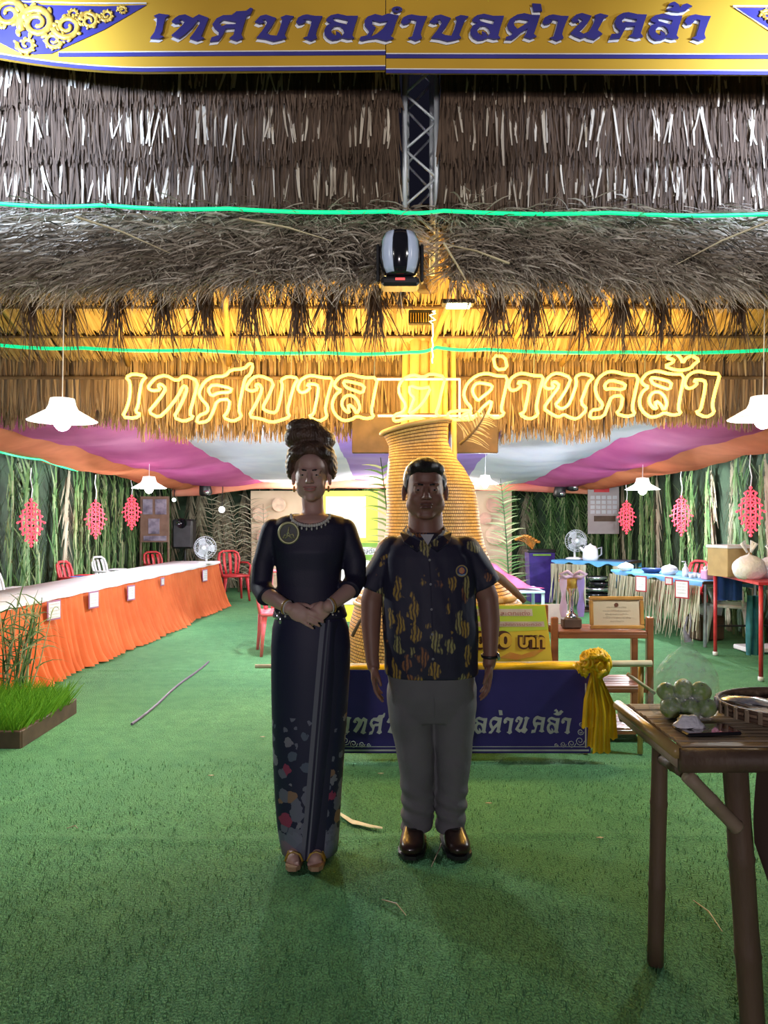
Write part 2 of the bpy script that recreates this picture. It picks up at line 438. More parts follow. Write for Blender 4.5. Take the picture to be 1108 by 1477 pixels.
# gathered cloth roll closing the far end of the canopy
mb = MB(); rings = []
for i in range(61):
    x = -3.75 + 7.5 * i / 60; z = canopy_z(x, 13.6) - .06 + .02 * math.sin(x * 2.3)
    g = []
    for k in range(12):
        a = 2 * PI * k / 12; r = .085 * (1 + .18 * math.sin(a * 3 + x * 4))
        g.append(Vector((x, 13.55 + r * .6 * math.cos(a), z + r * math.sin(a))))
    rings.append(g)
mb.ring_loft(rings)
VAL = cloth('valance_cloth', (.85, .38, .22), (.80, .22, .22), .3, 1.2)
link('cloth_roll', mb, VAL, CE, smooth=True)

# ------------------------------------------------------------ entrance front: thatch panels
def plate(name, px0, py0, px1, py1, Y, th, m, parent):
    a, b = P(px0, py0, Y), P(px1, py1, Y); mb = MB()
    mb.box(((a.x + b.x) / 2, Y, (a.z + b.z) / 2), (abs(b.x - a.x), th, abs(a.z - b.z))); return link(name, mb, m, parent)
def thatch_panel(x0, x1, label):
    Y = 4.6; t = thing('thatch_panel', label, 'thatch', (wx((x0 + x1) / 2, Y), Y, wz(305, Y)), group='upright thatch panels above the entrance')
    plate('backing_mat', x0, 20, x1, 305, Y + .05, .02, M['dark_wood'], t)
    for pole_y in (110, 150, 235, 300):
        mb = MB(); mb.tube([P(x0, pole_y, Y + .02), P(x1, pole_y + R.uniform(-3, 3), Y + .02)], .014, 7); link('batten', mb, M['bamboo_dark'], t)
    for (ya, yb, dy) in ((232, 312, 0), (150, 236, -.03), (95, 158, -.06), (30, 100, -.08)):
        mb = MB(); n = int((x1 - x0) * 3.4)
        for k in range(n):
            px = R.uniform(x0, x1); r = R.random()
            pale = r > .955; mb.cur = R.uniform(.8, 1) if pale else .12 + .34 * r
            L = (yb - ya) / F * Y * R.uniform(.82, 1.08) if R.random() < .9 else (yb - ya) / F * Y * R.uniform(1.1, 1.5)
            fwd = R.uniform(-.16, -.02) if pale else R.uniform(-.03, .01)
            mb.strand((wx(px, Y), Y + dy + R.uniform(-.01, .02), wz(ya + R.uniform(-6, 6), Y)), (R.gauss(0, .11 if pale else .045), fwd, -1), L * (.75 if pale else 1), R.uniform(.012, .024) if pale else R.uniform(.008, .018), 0, (1, R.uniform(-.4, .4), 0), 3, .45, R.gauss(0, .03))
        o = link('thatch_tier', mb, M['thatch_wall'], t); o['kind'] = 'stuff'
thatch_panel(-260, 574, 'left upright thatch panel of dry brown leaves under the yellow banner')
thatch_panel(636, 1370, 'right upright thatch panel of dry brown leaves under the yellow banner')

# steel lattice truss standing between the two panels
Y = 4.62; M['truss_steel'] = mat('truss_steel', (.62, .66, .72), (.5, .54, .6), .4, 10, metal=.3); TR = thing('lattice_truss', 'grey steel lattice truss standing between the two thatch panels', 'truss', (wx(606, Y), Y + .1, 0))
cs = [(wx(584, Y), Y), (wx(630, Y), Y), (wx(588, Y), Y + .19), (wx(626, Y), Y + .19)]
for (x, y) in cs:
    mb = MB(); mb.tube([(x, y, 2.95), (x, y, 4.6)], .017, 8); link('chord', mb, M['truss_steel'], TR, True)
zz = 2.97; k = 0
while zz < 4.5:
    for (p, q) in ((0, 1), (2, 3)):
        A, B = cs[p], cs[q]
        if k % 2: A, B = B, A
        mb = MB(); mb.tube([(A[0], A[1], zz), (B[0], B[1], zz + .17)], .008, 6); link('brace', mb, M['truss_steel'], TR, True)
    zz += .17; k += 1
# dark opening behind the truss: brown ridge mast lower down
mb = MB(); mb.tube([P(615, 300, 5.0), P(617, 420, 5.0)], .07, 10); link('mast_sleeve', mb, M['dark_wood'], TR, True)

# ------------------------------------------------------------ bushy thatched eave
def eave(x0, x1, label, swing):
    t = thing('thatched_eave', label, 'thatch', (wx((x0 + x1) / 2, 4.5), 4.5, wz(305, 4.5)), group='bushy thatched eaves')
    mb = MB()                                                       # base layer under the strands
    a, b = wx(x0, 4.55), wx(x1, 4.55)
    rows = [(4.78, 308), (4.55, 335), (4.35, 370), (4.28, 402)]
    for (Yr, py) in rows:
        for i in range(31):
            x = lerp(a, b, i / 30); mb.v.append(Vector((x, Yr + .03 + .02 * math.sin(x * 7), EYE - (py - HY) / F * Yr)))
    for j in range(3):
        for i in range(30): q = j * 31 + i; mb.face([q, q + 1, q + 32, q + 31])
    link('underlay', mb, M['dark_wood'], t, True)
    Z = lambda u: (lerp(4.80, 4.30, u), )
    for layer in range(5):
        mb = MB(); n = int((x1 - x0) * 5.2)
        for k in range(n):
            u = min(1, max(0, (layer + R.random()) / 5)); Yr = lerp(4.74, 4.22, u ** .8); px = R.uniform(x0, x1); py = lerp(301, 396 + 18 * min(1, abs(px - 606) / 450) + 10 * noise.noise(Vector((px * .02, 9, 0))), u) + R.uniform(-5, 5)
            sw = swing(px) + .55 * noise.noise(Vector((px * .012, layer * 3.1, 1))) + R.gauss(0, .35)
            p = Vector((wx(px, Yr), Yr + R.uniform(-.03, .02), EYE - (py - HY) / F * Yr))
            c = noise.noise(Vector((px * .02, py * .03, 5)))
            mb.cur = min(1, max(0, .48 + .28 * c + R.gauss(0, .2) + (.12 if layer in (0, 4) else 0)))
            L = R.uniform(.14, .36) * (1.0 if layer < 4 else .8)
            mb.strand(p, (sw, R.uniform(-1.0, -.25), R.uniform(-.6, .25)), L, R.uniform(.005, .017), R.uniform(.5, 1.7), (R.uniform(-.4, .4) + .2, R.uniform(-.5, .5), R.uniform(.3, 1)), 4, .2, R.gauss(0, .12))
        o = link('thatch_layer', mb, M['thatch_bush'], t, world=True); o['kind'] = 'stuff'
    mb = MB()                                                       # ragged fibres hanging under the lip
    for k in range(int((x1 - x0) * .8)):
        px = R.uniform(x0, x1); mb.cur = R.uniform(.1, .9)
        mb.strand((wx(px, 4.28), 4.28 + R.uniform(-.05, .1), EYE - (R.uniform(405, 430) - HY) / F * 4.28), (R.gauss(0, .35), R.uniform(-.2, .3), -1), R.uniform(.04, .13), .006, 0, None, 3, .3, R.gauss(0, .15))
    o = link('loose_fibres', mb, M['thatch_tuft'], t); o['kind'] = 'stuff'
    mb = MB(); mb.tube([P(x0, 402, 4.25), P((x0 + x1) / 2, 400, 4.22), P(x1, 404, 4.25)], .006, 5); link('tie_rod', mb, M['bamboo_dark'], t)
    return t
EL = eave(-260, 592, 'left bushy thatched eave of grey brown leaves with drooping lip', lambda px: -.75 if px < 330 else lerp(-.75, .1, (px - 330) / 270))
ER = eave(646, 1370, 'right bushy thatched eave of grey brown leaves with drooping lip', lambda px: .2 + .6 * (px - 634) / 474 if px > 700 else lerp(0, .2, (px - 634) / 66))
# the hanging tufts tied under the eave
for side, xs in ((EL, (-90, -20, 42, 104, 166, 232, 300, 362, 428, 480, 545)), (ER, (722, 768, 838, 900, 955, 1006, 1060, 1120, 1200))):
    for tx in xs:
        mb = MB(); tp = P(tx + R.uniform(-6, 6), 418, 4.36)
        for k in range(60):
            mb.cur = R.random()
            mb.strand(tp + Vector((R.gauss(0, .022), R.gauss(0, .02), R.uniform(-.05, .03))), (R.gauss(0, .16), R.gauss(0, .1), -1), R.uniform(.15, .42), R.uniform(.004, .010), 0, None, 4, .25, R.gauss(0, .05))
        link('hanging_tuft', mb, M['thatch_tuft'], side)['kind'] = 'stuff'
# pale single sticks poking out of the thatch
for (xa, ya, xb, yb) in ((108, 312, 245, 365), (345, 315, 480, 348), (1108, 320, 975, 382), (735, 380, 640, 352), (640, 350, 690, 440)):
    mb = MB(); mb.cur = .8; a = P(xa, ya, 4.05); b = P(xb, yb, 4.15)
    mb.tube([a, (a + b) / 2 + Vector((0, 0, .015)), b], [.007, .006, .002], 5)
    link('loose_stick', mb, M['bamboo_pale'], EL if xa < 600 and xa != 640 else ER)

# ------------------------------------------------------------ rear roof slope seen from below, lit yellow
RS = thing('roof_underside', 'tiers of roof thatch glowing yellow under the entrance roof', 'thatch', (0, 5.6, 2.7))
YA, ZA, YB, ZB = 4.75, 3.20, 6.2, 2.70
mb = MB(); mb.box((0, (YA + YB) / 2, (ZA + ZB) / 2 + .035), (8, math.hypot(YB - YA, ZA - ZB), .02), Matrix.Rotation(math.atan2(ZB - ZA, YB - YA), 3, 'X')); link('roof_mat', mb, M['dark_wood'], RS)
slope = Vector((0, YB - YA, ZB - ZA)).normalized(); nrm = Vector((0, slope.z, -slope.y))
NT = 4
for i in range(NT):
    s0 = i / NT; base_p = Vector((0, lerp(YA, YB, s0), lerp(ZA, ZB, s0)))
    mb = MB()
    for k in range(1500):
        mb.cur = min(1, max(0, R.gauss(.62, .2)))
        p = base_p + Vector((R.uniform(-3.6, 3.6), 0, 0)) + nrm * R.uniform(-.01, .01)
        mb.strand(p, slope + nrm * .03 + Vector((R.gauss(0, .07), 0, 0)), .352 * R.uniform(.78, 1.03), .026, .10, (1, 0, R.uniform(-.1, .1)), 4, .2)
    link('thatch_tier', mb, M['thatch_gold'], RS)['kind'] = 'stuff'
    mb = MB(); mb.tube([base_p + nrm * .02 + Vector((-3.7, 0, 0)), base_p + nrm * .02 + Vector((3.7, 0, 0))], .013, 6); link('batten', mb, M['bamboo_dark'], RS)
for px in (170, 330, 640, 760, 860):                                # slanted bamboo rafters
    mb = MB(); x = wx(px, 5.6); mb.tube([Vector((x + .14, YA, ZA)) + nrm * .04, Vector((x - .12, YB, ZB)) + nrm * .04], .022, 7); link('rafter', mb, M['bamboo'], RS, True)
# ------------------------------------------------------------ vertical fringe wall behind the neon
Y = 6.2; FW = thing('fringe_curtain', 'dry leaf fringe hanging behind the yellow neon lettering', 'thatch', (0, Y, 2.2))
for (ya, yb, n, dy) in ((500, 560, 2400, .0), (548, 608, 3000, -.03), (575, 622, 2600, .04)):
    mb = MB()
    for k in range(n):
        px = R.uniform(-130, 1240); mb.cur = min(1, max(0, R.gauss(.42, .22)))
        e = yb
        if dy > 0 or yb > 600: e += 10 * noise.noise(Vector((px * .02, 0, 0))) + (14 if 200 < px < 880 else -6)
        L = (e - ya) / F * Y * R.uniform(.8, 1.05)
        mb.strand((wx(px, Y), Y + dy + R.uniform(-.02, .02), wz(ya, Y)), (R.gauss(0, .05), R.uniform(-.03, .03), -1), L, R.uniform(.010, .026), 0, (1, R.uniform(-.3, .3), 0), 3, .2, R.gauss(0, .02))
    link('fringe_layer', mb, M['fringe'], FW)['kind'] = 'stuff'
mb = MB(); a, b = P(-140, 498, Y), P(1250, 588, Y); mb.box(((a.x + b.x) / 2, Y + .08, (a.z + b.z) / 2), (b.x - a.x, .02, a.z - b.z)); link('backing_mat', mb, M['dark_wood'], FW)
for py in (500, 545):
    mb = MB(); mb.tube([P(-140, py, Y - .05), P(1250, py, Y - .05)], .014, 6); link('batten', mb, M['bamboo_dark'], FW)
# brown boards hanging either side of the post
for (a, b, lb) in ((508, 582, 'dark brown board hanging left of the bamboo post under the fringe'), (650, 718, 'dark brown board hanging right of the bamboo post under the fringe')):
    A, B = P(a, 596, 6.06), P(b, 654, 6.06); mb = MB(); mb.box(((A.x + B.x) / 2, 6.06, (A.z + B.z) / 2), (B.x - A.x, .05, A.z - B.z), None, .006)
    solo('hanging_board', mb, M['dark_wood'], lb, 'board', 'brown boards beside the post')
# bamboo pole bundle
bp = thing('bamboo_post', 'bundle of upright bamboo poles standing behind the neon sign', 'post', (wx(614, 5.98), 5.98, 0))
for i, (px, r, dy) in enumerate(((588, .035, .03), (599, .04, -.02), (612, .055, .02), (628, .05, -.02), (640, .028, .03), (652, .022, .02))):
    mb = MB(); A = Vector((wx(px + (i - 3) * 4, 5.98), 5.98 + dy, -.004)); B = P(px, 440, 5.98); B.y = 5.98 + dy - .05
    zs = [i2 / 9 for i2 in range(10)]; pts = []; rr = []
    for t in zs: pts += [A.lerp(B, t), A.lerp(B, min(1, t + .012)), A.lerp(B, min(1, t + .03))]; rr += [r, r * 1.1, r]
    mb.tube(pts[:-2], rr[:-2], 10); link('bamboo_pole', mb, M['bamboo'], bp, True)
for py in (545, 600, 640):
    mb = MB(); c = P(614, py, 5.95); mb.lathe([(.15, -.012), (.155, 0), (.15, .012)], c, 16, Matrix.Diagonal((1, .55, 1))); link('binding', mb, M['dark_wood'], bp, True)
# ------------------------------------------------------------ Thai letter outlines (traced once, used by the neon sign and both banners)
K = 4.817
def T(pts, ox, oy, k=K): return [(ox + x / k, oy + y / k) for x, y in pts]
def o1(p): return T(p, 170, 500)
def o2(p): return T(p, 380, 500)
def o3(p): return T(p, 600, 500)
def o4(p): return T(p, 820, 500)
def o7(p): return T(p, 470, 400, 3.821)
def sh(p, dx, dy=0): return [(x + dx, y + dy) for x, y in p]
aa = o2([(235, 290), (255, 235), (295, 208), (335, 198), (410, 215), (485, 218), (460, 300), (440, 380), (430, 440), (445, 490), (385, 522), (312, 485), (350, 470), (362, 410), (375, 350), (385, 272), (350, 258), (295, 262), (330, 280), (300, 312), (260, 322)])
lo = o2([(490, 265), (510, 232), (535, 208), (600, 190), (690, 215), (795, 215), (770, 330), (748, 455), (770, 490), (710, 502), (650, 482), (610, 508), (555, 516), (510, 485), (482, 440), (478, 390), (500, 335), (545, 303), (512, 292)])
lh = [o2([(552, 240), (600, 242), (705, 270), (690, 325), (620, 300), (572, 282)]), o2([(575, 340), (620, 338), (655, 372), (672, 425), (648, 470), (628, 425), (590, 400), (592, 440), (600, 458), (572, 450), (545, 412), (548, 372)])]
G = {
 'เ': ([o1([(55, 213), (105, 187), (203, 205), (165, 243), (150, 330), (143, 405), (122, 455), (160, 470), (120, 498), (30, 490), (68, 415), (85, 330), (85, 243)])], [[]]),
 'ท': ([o1([(207, 285), (235, 245), (270, 212), (335, 197), (410, 242), (465, 197), (560, 240), (530, 350), (497, 470), (530, 490), (460, 522), (388, 492), (430, 420), (475, 320), (480, 280), (455, 270), (415, 350), (345, 440), (285, 495), (212, 455), (260, 400), (310, 335), (335, 290), (300, 258), (278, 270), (300, 300), (240, 308)])], [[]]),
 'ศ': ([o1([(560, 320), (600, 245), (660, 207), (745, 205), (785, 160), (880, 153), (915, 115), (942, 125), (920, 195), (885, 215), (862, 320), (840, 440), (862, 490), (800, 522), (730, 492), (768, 450), (780, 365), (690, 372), (660, 460), (625, 520), (545, 532), (560, 480), (625, 455), (625, 410), (580, 365)])], [[o1([(625, 300), (660, 260), (795, 290), (780, 318), (700, 320), (650, 345)])]]),
 'บ': ([o1([(885, 290), (935, 215), (990, 200), (1088, 242), (1050, 340), (1003, 428), (1040, 452), (1101, 462), (1126, 380), (1146, 270), (1131, 232), (1181, 205), (1256, 220), (1226, 262), (1201, 350), (1176, 450), (1197, 487), (1140, 510), (1070, 528), (990, 500), (908, 487), (960, 400), (1005, 300), (985, 258), (955, 266), (975, 295), (930, 312)])], [[]]),
 'า': ([aa], [[]]), 'ล': ([lo], [lh]),
 'ต': ([o7([(370, 785), (380, 757), (425, 745), (445, 705), (405, 645), (402, 600), (425, 560), (480, 535), (535, 552), (580, 530), (660, 548), (640, 620), (622, 710), (605, 750), (632, 772), (575, 797), (500, 772), (440, 780), (390, 795)])], [[o7([(462, 595), (520, 615), (582, 602), (545, 680), (500, 730), (455, 758), (475, 700), (490, 665), (462, 640)])]]),
 'ด': ([o3([(330, 325), (355, 255), (420, 200), (490, 183), (560, 203), (642, 205), (615, 330), (590, 440), (618, 468), (560, 500), (495, 472), (518, 430), (528, 370), (470, 415), (425, 470), (385, 508), (320, 505), (325, 475), (375, 455), (385, 425), (345, 380)])], [[o3([(390, 300), (412, 258), (450, 250), (535, 268), (520, 305), (455, 355), (432, 378), (402, 340)])]]),
 'น': ([o3([(885, 265), (930, 200), (985, 180), (1080, 215), (1050, 290), (1000, 370), (965, 405), (1010, 437), (1060, 410), (1090, 340), (1118, 255), (1108, 208), (1160, 185), (1240, 210), (1200, 245), (1175, 310), (1145, 390), (1192, 437), (1120, 507), (1060, 490), (1030, 470), (990, 492), (935, 465), (885, 430), (940, 350), (1000, 270), (965, 240), (940, 255), (965, 285), (910, 295)])], [[]]),
 'ค': ([o4([(185, 290), (205, 220), (260, 180), (310, 170), (400, 195), (490, 200), (465, 310), (440, 430), (465, 470), (405, 488), (330, 465), (365, 430), (380, 340), (300, 345), (275, 410), (245, 490), (145, 500), (160, 440), (225, 435), (240, 400), (200, 350)])], [[o4([(250, 265), (290, 230), (400, 260), (385, 300), (290, 290), (260, 300)])]]),
 '่': ([o3([(535, 62), (620, 68), (635, 155), (555, 160)])], [[]]),
 '้': ([o4([(665, 135), (725, 112), (735, 90), (682, 80), (700, 55), (740, 40), (780, 75), (795, 115), (818, 78), (860, 62), (912, 95), (875, 120), (850, 150), (790, 166), (730, 160)])], [[]]),
 '.': ([o3([(225, 455), (300, 445), (385, 445), (370, 500), (300, 510), (218, 505)])], [[]]),
}
circ = [(14 * math.cos(a * PI / 6) * .75, 10 * math.sin(a * PI / 6) * .75) for a in range(12)]
circ_h = [(x * .45, y * .45) for x, y in circ]
G['ํ'] = ([[(600 + x, 525 + y) for x, y in circ]], [[[(600 + x, 525 + y) for x, y in circ_h]]])
def bounds(ch):
    p = [q for o in G[ch][0] for q in o]; return min(x for x, _ in p), max(x for x, _ in p)

# neon sign: tubes follow each outline, in front of the fringe
NY_ = 5.72; NS = thing('neon_sign', 'glowing yellow neon outline lettering hanging in front of the dry leaf fringe', 'sign', (wx(605, NY_), NY_, wz(610, NY_)))
def smooth_loop(pts, n=2):
    for _ in range(n):
        q = []
        for i in range(len(pts)):
            a, b = pts[i], pts[(i + 1) % len(pts)]
            q.append((a[0] * .78 + b[0] * .22, a[1] * .78 + b[1] * .22)); q.append((a[0] * .22 + b[0] * .78, a[1] * .22 + b[1] * .78))
        pts = q
    return pts
dx_a3 = (640 - 235) / K + 220; dx_a4 = (805 - 235) / K + 440
neon = [('เ', 0, 0), ('ท', 0, 0), ('ศ', 0, 0), ('บ', 0, 0), ('า', 0, 0), ('ล', 0, 0), ('ต', 0, 0), ('.', 0, 0), ('ด', 0, 0), ('่', 0, 0), ('า', dx_a3, -3), ('น', 0, 0), ('ค', 0, 0), ('ล', 443, -5), ('้', 0, 0), ('า', dx_a4, -6)]
for ch, dx, dy in neon:
    mb = MB(); outs, holes = G[ch]
    for i, o in enumerate(outs):
        for lp in [o] + holes[i]:
            lp = smooth_loop(sh(lp, dx, dy), 1)
            mb.tube([P(x, y, NY_) for x, y in lp], .0125, 6, closed=True)
    link('neon_letter', mb, M['neon'], NS, True)
warm = emat('warm_rod', (1, .72, .42), .9)
for (a, b) in (((540, 547), (664, 547)), ((663, 547), (663, 603)), ((545, 600), (720, 600))):
    mb = MB(); mb.tube([P(*a, NY_ + .03), P(*b, NY_ + .03)], .010, 6); link('frame_rod', mb, warm, NS)
for px in (260, 420, 540, 770, 930):
    mb = MB(); mb.tube([P(px, 545, NY_ + .02), P(px + 2, 440, 5.75)], .004, 5); link('hanging_wire', mb, M['steel'], NS)
for px in (200, 320, 440, 570, 700, 820, 960):
    lamp('neon_glow', P(px, 568, NY_ - .10), 30, (1, .62, .16), .2)

# rope lights
def rope(pts, label, r=.011):
    mb = MB(); fine = []
    for i in range(len(pts) - 1):
        for k in range(8):
            t = k / 8; p = pts[i].lerp(pts[i + 1], t); fine.append(p - Vector((0, 0, .012 * math.sin(PI * t))))
    fine.append(pts[-1]); mb.tube(fine, r, 6)
    xs = [p for p in fine]; c = sum(xs, Vector()) / len(xs)
    mb.v = [Vector(p) - c for p in mb.v]; o = link('rope_light', mb, M['rope_green'], None, True); o.location = c
    return tag(o, label, 'rope light')
rope([P(-150, 290, 4.42), P(0, 294, 4.42), P(150, 296, 4.42), P(330, 301, 4.42), P(560, 305, 4.42), P(640, 304, 4.42), P(880, 307, 4.42), P(1108, 309, 4.42), P(1260, 310, 4.42)], 'green rope light along the top of the bushy eave')
rope([P(-150, 490, 5.5), P(0, 498, 5.5), P(120, 502, 5.5), P(280, 505, 5.5), P(470, 509, 5.5), P(595, 508, 5.5), P(630, 501, 5.5), P(700, 504, 5.5), P(900, 508, 5.5), P(1108, 505, 5.5), P(1260, 500, 5.5)], 'green rope light stretched just above the yellow neon lettering', .013)
rope([P(-60, 636, 7.6), P(0, 652, 7.9), P(60, 663, 9), P(112, 679, 10)], 'short green rope light along the top of the left palm screen', .012)

# ------------------------------------------------------------ big yellow name banner
BY = 4.2
def fb(d): return lambda x, y, t: Vector((wx(x, BY), BY - d - t, wz(y, BY)))
def fbp(d): return lambda x, y, t: Vector((wx(x, BY), BY - d + .01 - t, wz(y, BY)))
NB = thing('name_banner', 'wide yellow banner with blue raised Thai lettering above the thatch', 'banner', (wx(554, BY), BY, wz(104, BY)))
def strip(name, pts_top, pts_bot, d, m, th=.003):
    mb = MB(); mb.poly(pts_top + pts_bot[::-1], (), fb(d), th); link(name, mb, m, NB)
def curve_left(y0, y1, n=10):
    """bottom-left sweep: y as a function of x for x in -120..200"""
    return [(x, y1 - (y1 - y0) * max(0, (205 - x) / 205) ** 1.8) for x in [-120 + 330 * i / n for i in range(n + 1)]]
bl = curve_left(84, 104)
mb = MB(); mb.poly([(-120, -55)] + bl + [(556, 101), (556, -55)], (), fb(-.02), .02); link('banner_sheet', mb, M['banner_yellow'], NB)
mb = MB(); mb.poly([(557, -55), (557, 104), (1230, 107), (1230, -55)], (), fb(-.022), .02); link('banner_sheet', mb, M['banner_yellow'], NB)
def band(y0l, y0r, w, x0, x1, d, m, name, curved=0):
    if curved:
        c = curve_left(y0l - curved, y0l); pts = c + [(x1, y0r)]
    else: pts = [(x0, y0l), (x1, y0r)]
    strip(name, pts, [(x, y + w) for x, y in pts], d, m)
band(99, 96.5, 5, -120, 556, .002, M['banner_blue'], 'border_stripe', 20)
band(97.5, 95, 1.4, -120, 556, .004, M['white_print'], 'border_stripe', 20)
band(101, 104, 5, 557, 1230, .002, M['banner_blue'], 'border_stripe')
band(99.5, 102.5, 1.4, 557, 1230, .004, M['white_print'], 'border_stripe')
band(77, 74.5, 5.5, 85, 556, .002, M['banner_blue'], 'border_stripe')
band(75.5, 73, 1.4, 85, 556, .004, M['white_print'], 'border_stripe')
band(79, 80, 5.5, 557, 1230, .002, M['banner_blue'], 'border_stripe')
band(77.5, 78.5, 1.4, 557, 1230, .004, M['white_print'], 'border_stripe')
# corner ornaments: blue field with gilt scrollwork
def corner(pts, white, scrolls, name='corner_panel'):
    mb = MB(); mb.poly(pts, (), fb(.002), .004); o = link(name, mb, M['banner_blue'], NB)
    mb = MB(); mb.tube([fb(.008)(x, y, 0) for x, y in white], .0035, 5, closed=False); link('white_edging', mb, M['white_print'], o)
    mb = MB()
    for (cx, cy, r0, turns, sg, ph) in scrolls:
        pts2 = []
        for k in range(26):
            t = k / 25; a = ph + sg * turns * 2 * PI * t; r = r0 * (1 - .82 * t)
            pts2.append(fb(.012)(cx + r * math.cos(a), cy + r * math.sin(a) * .9, 0))
        mb.tube(pts2, [.018 * (r0 / 22) * (1 - .6 * k / 25) + .003 for k in range(26)], 6, flat=.5)
        for k in range(0, 20, 2):                                   # little leaves round each scroll
            t = k / 25; a = ph + sg * turns * 2 * PI * t; r = r0 * (1 - .82 * t)
            c = fb(.013)(cx + (r + r0 * .22) * math.cos(a), cy + (r + r0 * .22) * math.sin(a) * .9, 0)
            mb.ball(c, (.02 * r0 / 22, .006, .011 * r0 / 22), Matrix.Rotation(-a + .6, 3, 'Y').to_3x3(), 8, 5)
    link('gilt_scrollwork', mb, M['gold_print'], o, True)
corner([(-120, -50), (-120, 30), (0, 62), (28, 76), (50, 79), (75, 78), (150, 44), (212, 8), (150, 10), (60, 8), (20, -10), (0, -50)], [(20, 3), (120, 6), (212, 6)],
       [(55, 35, 26, 1.9, 1, 2.6), (14, 22, 24, 1.6, -1, .4), (40, 66, 14, 1.3, -1, 3.4), (98, 40, 20, 1.6, -1, 3.0), (78, 60, 13, 1.4, 1, .2), (130, 32, 14, 1.6, 1, 3.2), (108, 22, 9, 1.3, 1, 1), (155, 24, 10, 1.5, -1, 3.2), (178, 17, 7, 1.4, 1, 3), (-30, 40, 26, 1.6, 1, 0), (10, -8, 22, 1.5, 1, 2)])
corner([(1058, 12), (1230, 12), (1230, 88), (1108, 42)], [(1230, 10), (1056, 10), (1108, 44), (1230, 90)], [(1105, 24, 9, 1.5, 1, 3), (1125, 32, 14, 1.5, -1, 3), (1150, 40, 20, 1.5, 1, 3)])
def lay_text(s, x0, x1, ybase, h, fn, m, parent, name, th, gap=5, shear=0, under=None, wscale=None, bold=1.0):
    """lay the traced letters of s between x0 and x1; letter body top..bottom = ybase-h..ybase"""
    up = '่้ํ'; adv = []; X = 0
    for ch in s:
        if ch in up: adv.append(None); continue
        a, b = bounds(ch); adv.append(X - a); X += b - a + gap
    X -= gap; sx = (x1 - x0) / X; sy = h / 66.0; last = None
    for i, ch in enumerate(s):
        outs, holes = G[ch]
        if adv[i] is None:
            a, b = bounds(ch); c = x0 + (last - (a + b) / 2 / 1 * 0) * sx
            off = (last - (a + b) / 2)
        else:
            off = adv[i]; last = X_right = adv[i] + bounds(ch)[1] - (7 if ch != 'ต' else 4)
        def mapp(p):
            x, y = p; xx = x0 + (x + off) * sx; yy = ybase - (607 - y) * sy
            if adv[i] is None: yy += (3 if ch == 'ํ' else 0) * sy
            return (xx + shear * (ybase - yy), yy)
        for k, o in enumerate(outs):
            O = [mapp(p) for p in o]; Hh = [[mapp(p) for p in q] for q in holes[k]]
            if under:
                mb = MB(); mb.poly([(x + under[0], y + under[1]) for x, y in O], [[(x + under[0], y + under[1]) for x, y in q] for q in Hh], under[2], .002)
                link(name + '_offset_edge', mb, under[3], parent)  # printed edge layer, offset beneath the letter
            mb = MB(); mb.poly(O, Hh, fn, th); link(name, mb, m, parent)
lay_text('เทศบาลตํ' + 'าบลด่านคล้า', 218, 1022, 61, 37, fb(.008), M['banner_blue'], NB, 'letter', .012, 5, .05, (-2, 3.2, fb(.003), M['white_print']))

# ------------------------------------------------------------ moving head spotlight at the mast
M['pale_shell'] = mat('pale_shell', (.55, .64, .85), (.45, .54, .75), .3)
MH = thing('moving_head_light', 'black stage spotlight with silver sides hanging at the middle of the eave', 'stage light', (wx(578, 4.0), 4.0, wz(415, 4.0)))
c = P(577, 372, 4.0)
mb = MB(); mb.lathe([(.02, .125), (.085, .12), (.105, .07), (.108, 0), (.095, -.07), (.08, -.10), (.02, -.11)], c, 24); link('head', mb, M['black_gloss'], MH, True)
for sg in (-1, 1):
    mb = MB(); mb.ring_loft([[c + Vector((sg * rr * f * math.sin(a), -rr * f * math.cos(a), zz)) for f, al in ((1.05, (.38, .58, .78, .98)), (.97, (.98, .78, .58, .38))) for a in al] for rr, zz in ((.082, .118), (.104, .075), (.110, .02), (.108, -.02), (.097, -.065), (.082, -.095))])
    link('side_shell', mb, M['pale_shell'], MH, True)
    mb = MB(); mb.box(c + Vector((sg * .115, .01, -.03)), (.018, .05, .2), None, .006); link('yoke_arm', mb, M['black'], MH)
mb = MB(); mb.box(c + Vector((0, .01, -.135)), (.2, .13, .05), None, .015); link('base', mb, M['black'], MH)
mb = MB(); mb.box(c + Vector((0, -.057, -.128)), (.05, .004, .012)); link('red_display', mb, emat('red_display', (1, .1, .1), .5), MH)
mb = MB(); mb.tube([c + Vector((0, .05, .09)), c + Vector((.03, .3, .2)), P(600, 330, 4.7)], .012, 6); link('clamp', mb, M['black'], MH)

# work floodlight lighting the roof underside, string of warm fairy lights, louvre fitting
Yf = 4.75; FL = thing('led_floodlight', 'small black lit floodlight under the yellow glowing roof', 'floodlight', (wx(661, Yf), Yf, wz(448, Yf)))
A = P(661, 437, Yf); mb = MB(); mb.box(A, (.2, .10, .028), None, .006); link('housing', mb, M['black'], FL)
mb = MB(); mb.box(A + Vector((0, -.01, -.022)), (.15, .09, .016), None, .005); link('lit_glass', mb, emat('lit_glass', (1, .93, .60), 4), FL)
mb = MB(); mb.tube([A + Vector((0, .04, .01)), A + Vector((.02, .2, .18))], .008, 6); link('bracket', mb, M['black'], FL)
for px, pw in ((661, 16), (430, 12), (860, 12), (260, 5)):
    lamp('roof_glow', P(px, 440, 4.85), pw * .8, (1, .52, .07), .03)
LV = thing('louvred_light', 'small dark louvred fitting beside the bamboo poles under the roof', 'light fitting', (wx(607, 5.3), 5.3, wz(469, 5.3)))
A = P(607, 458, 5.3); mb = MB(); mb.box(A, (.17, .06, .095), None, .005); link('housing', mb, M['black'], LV)
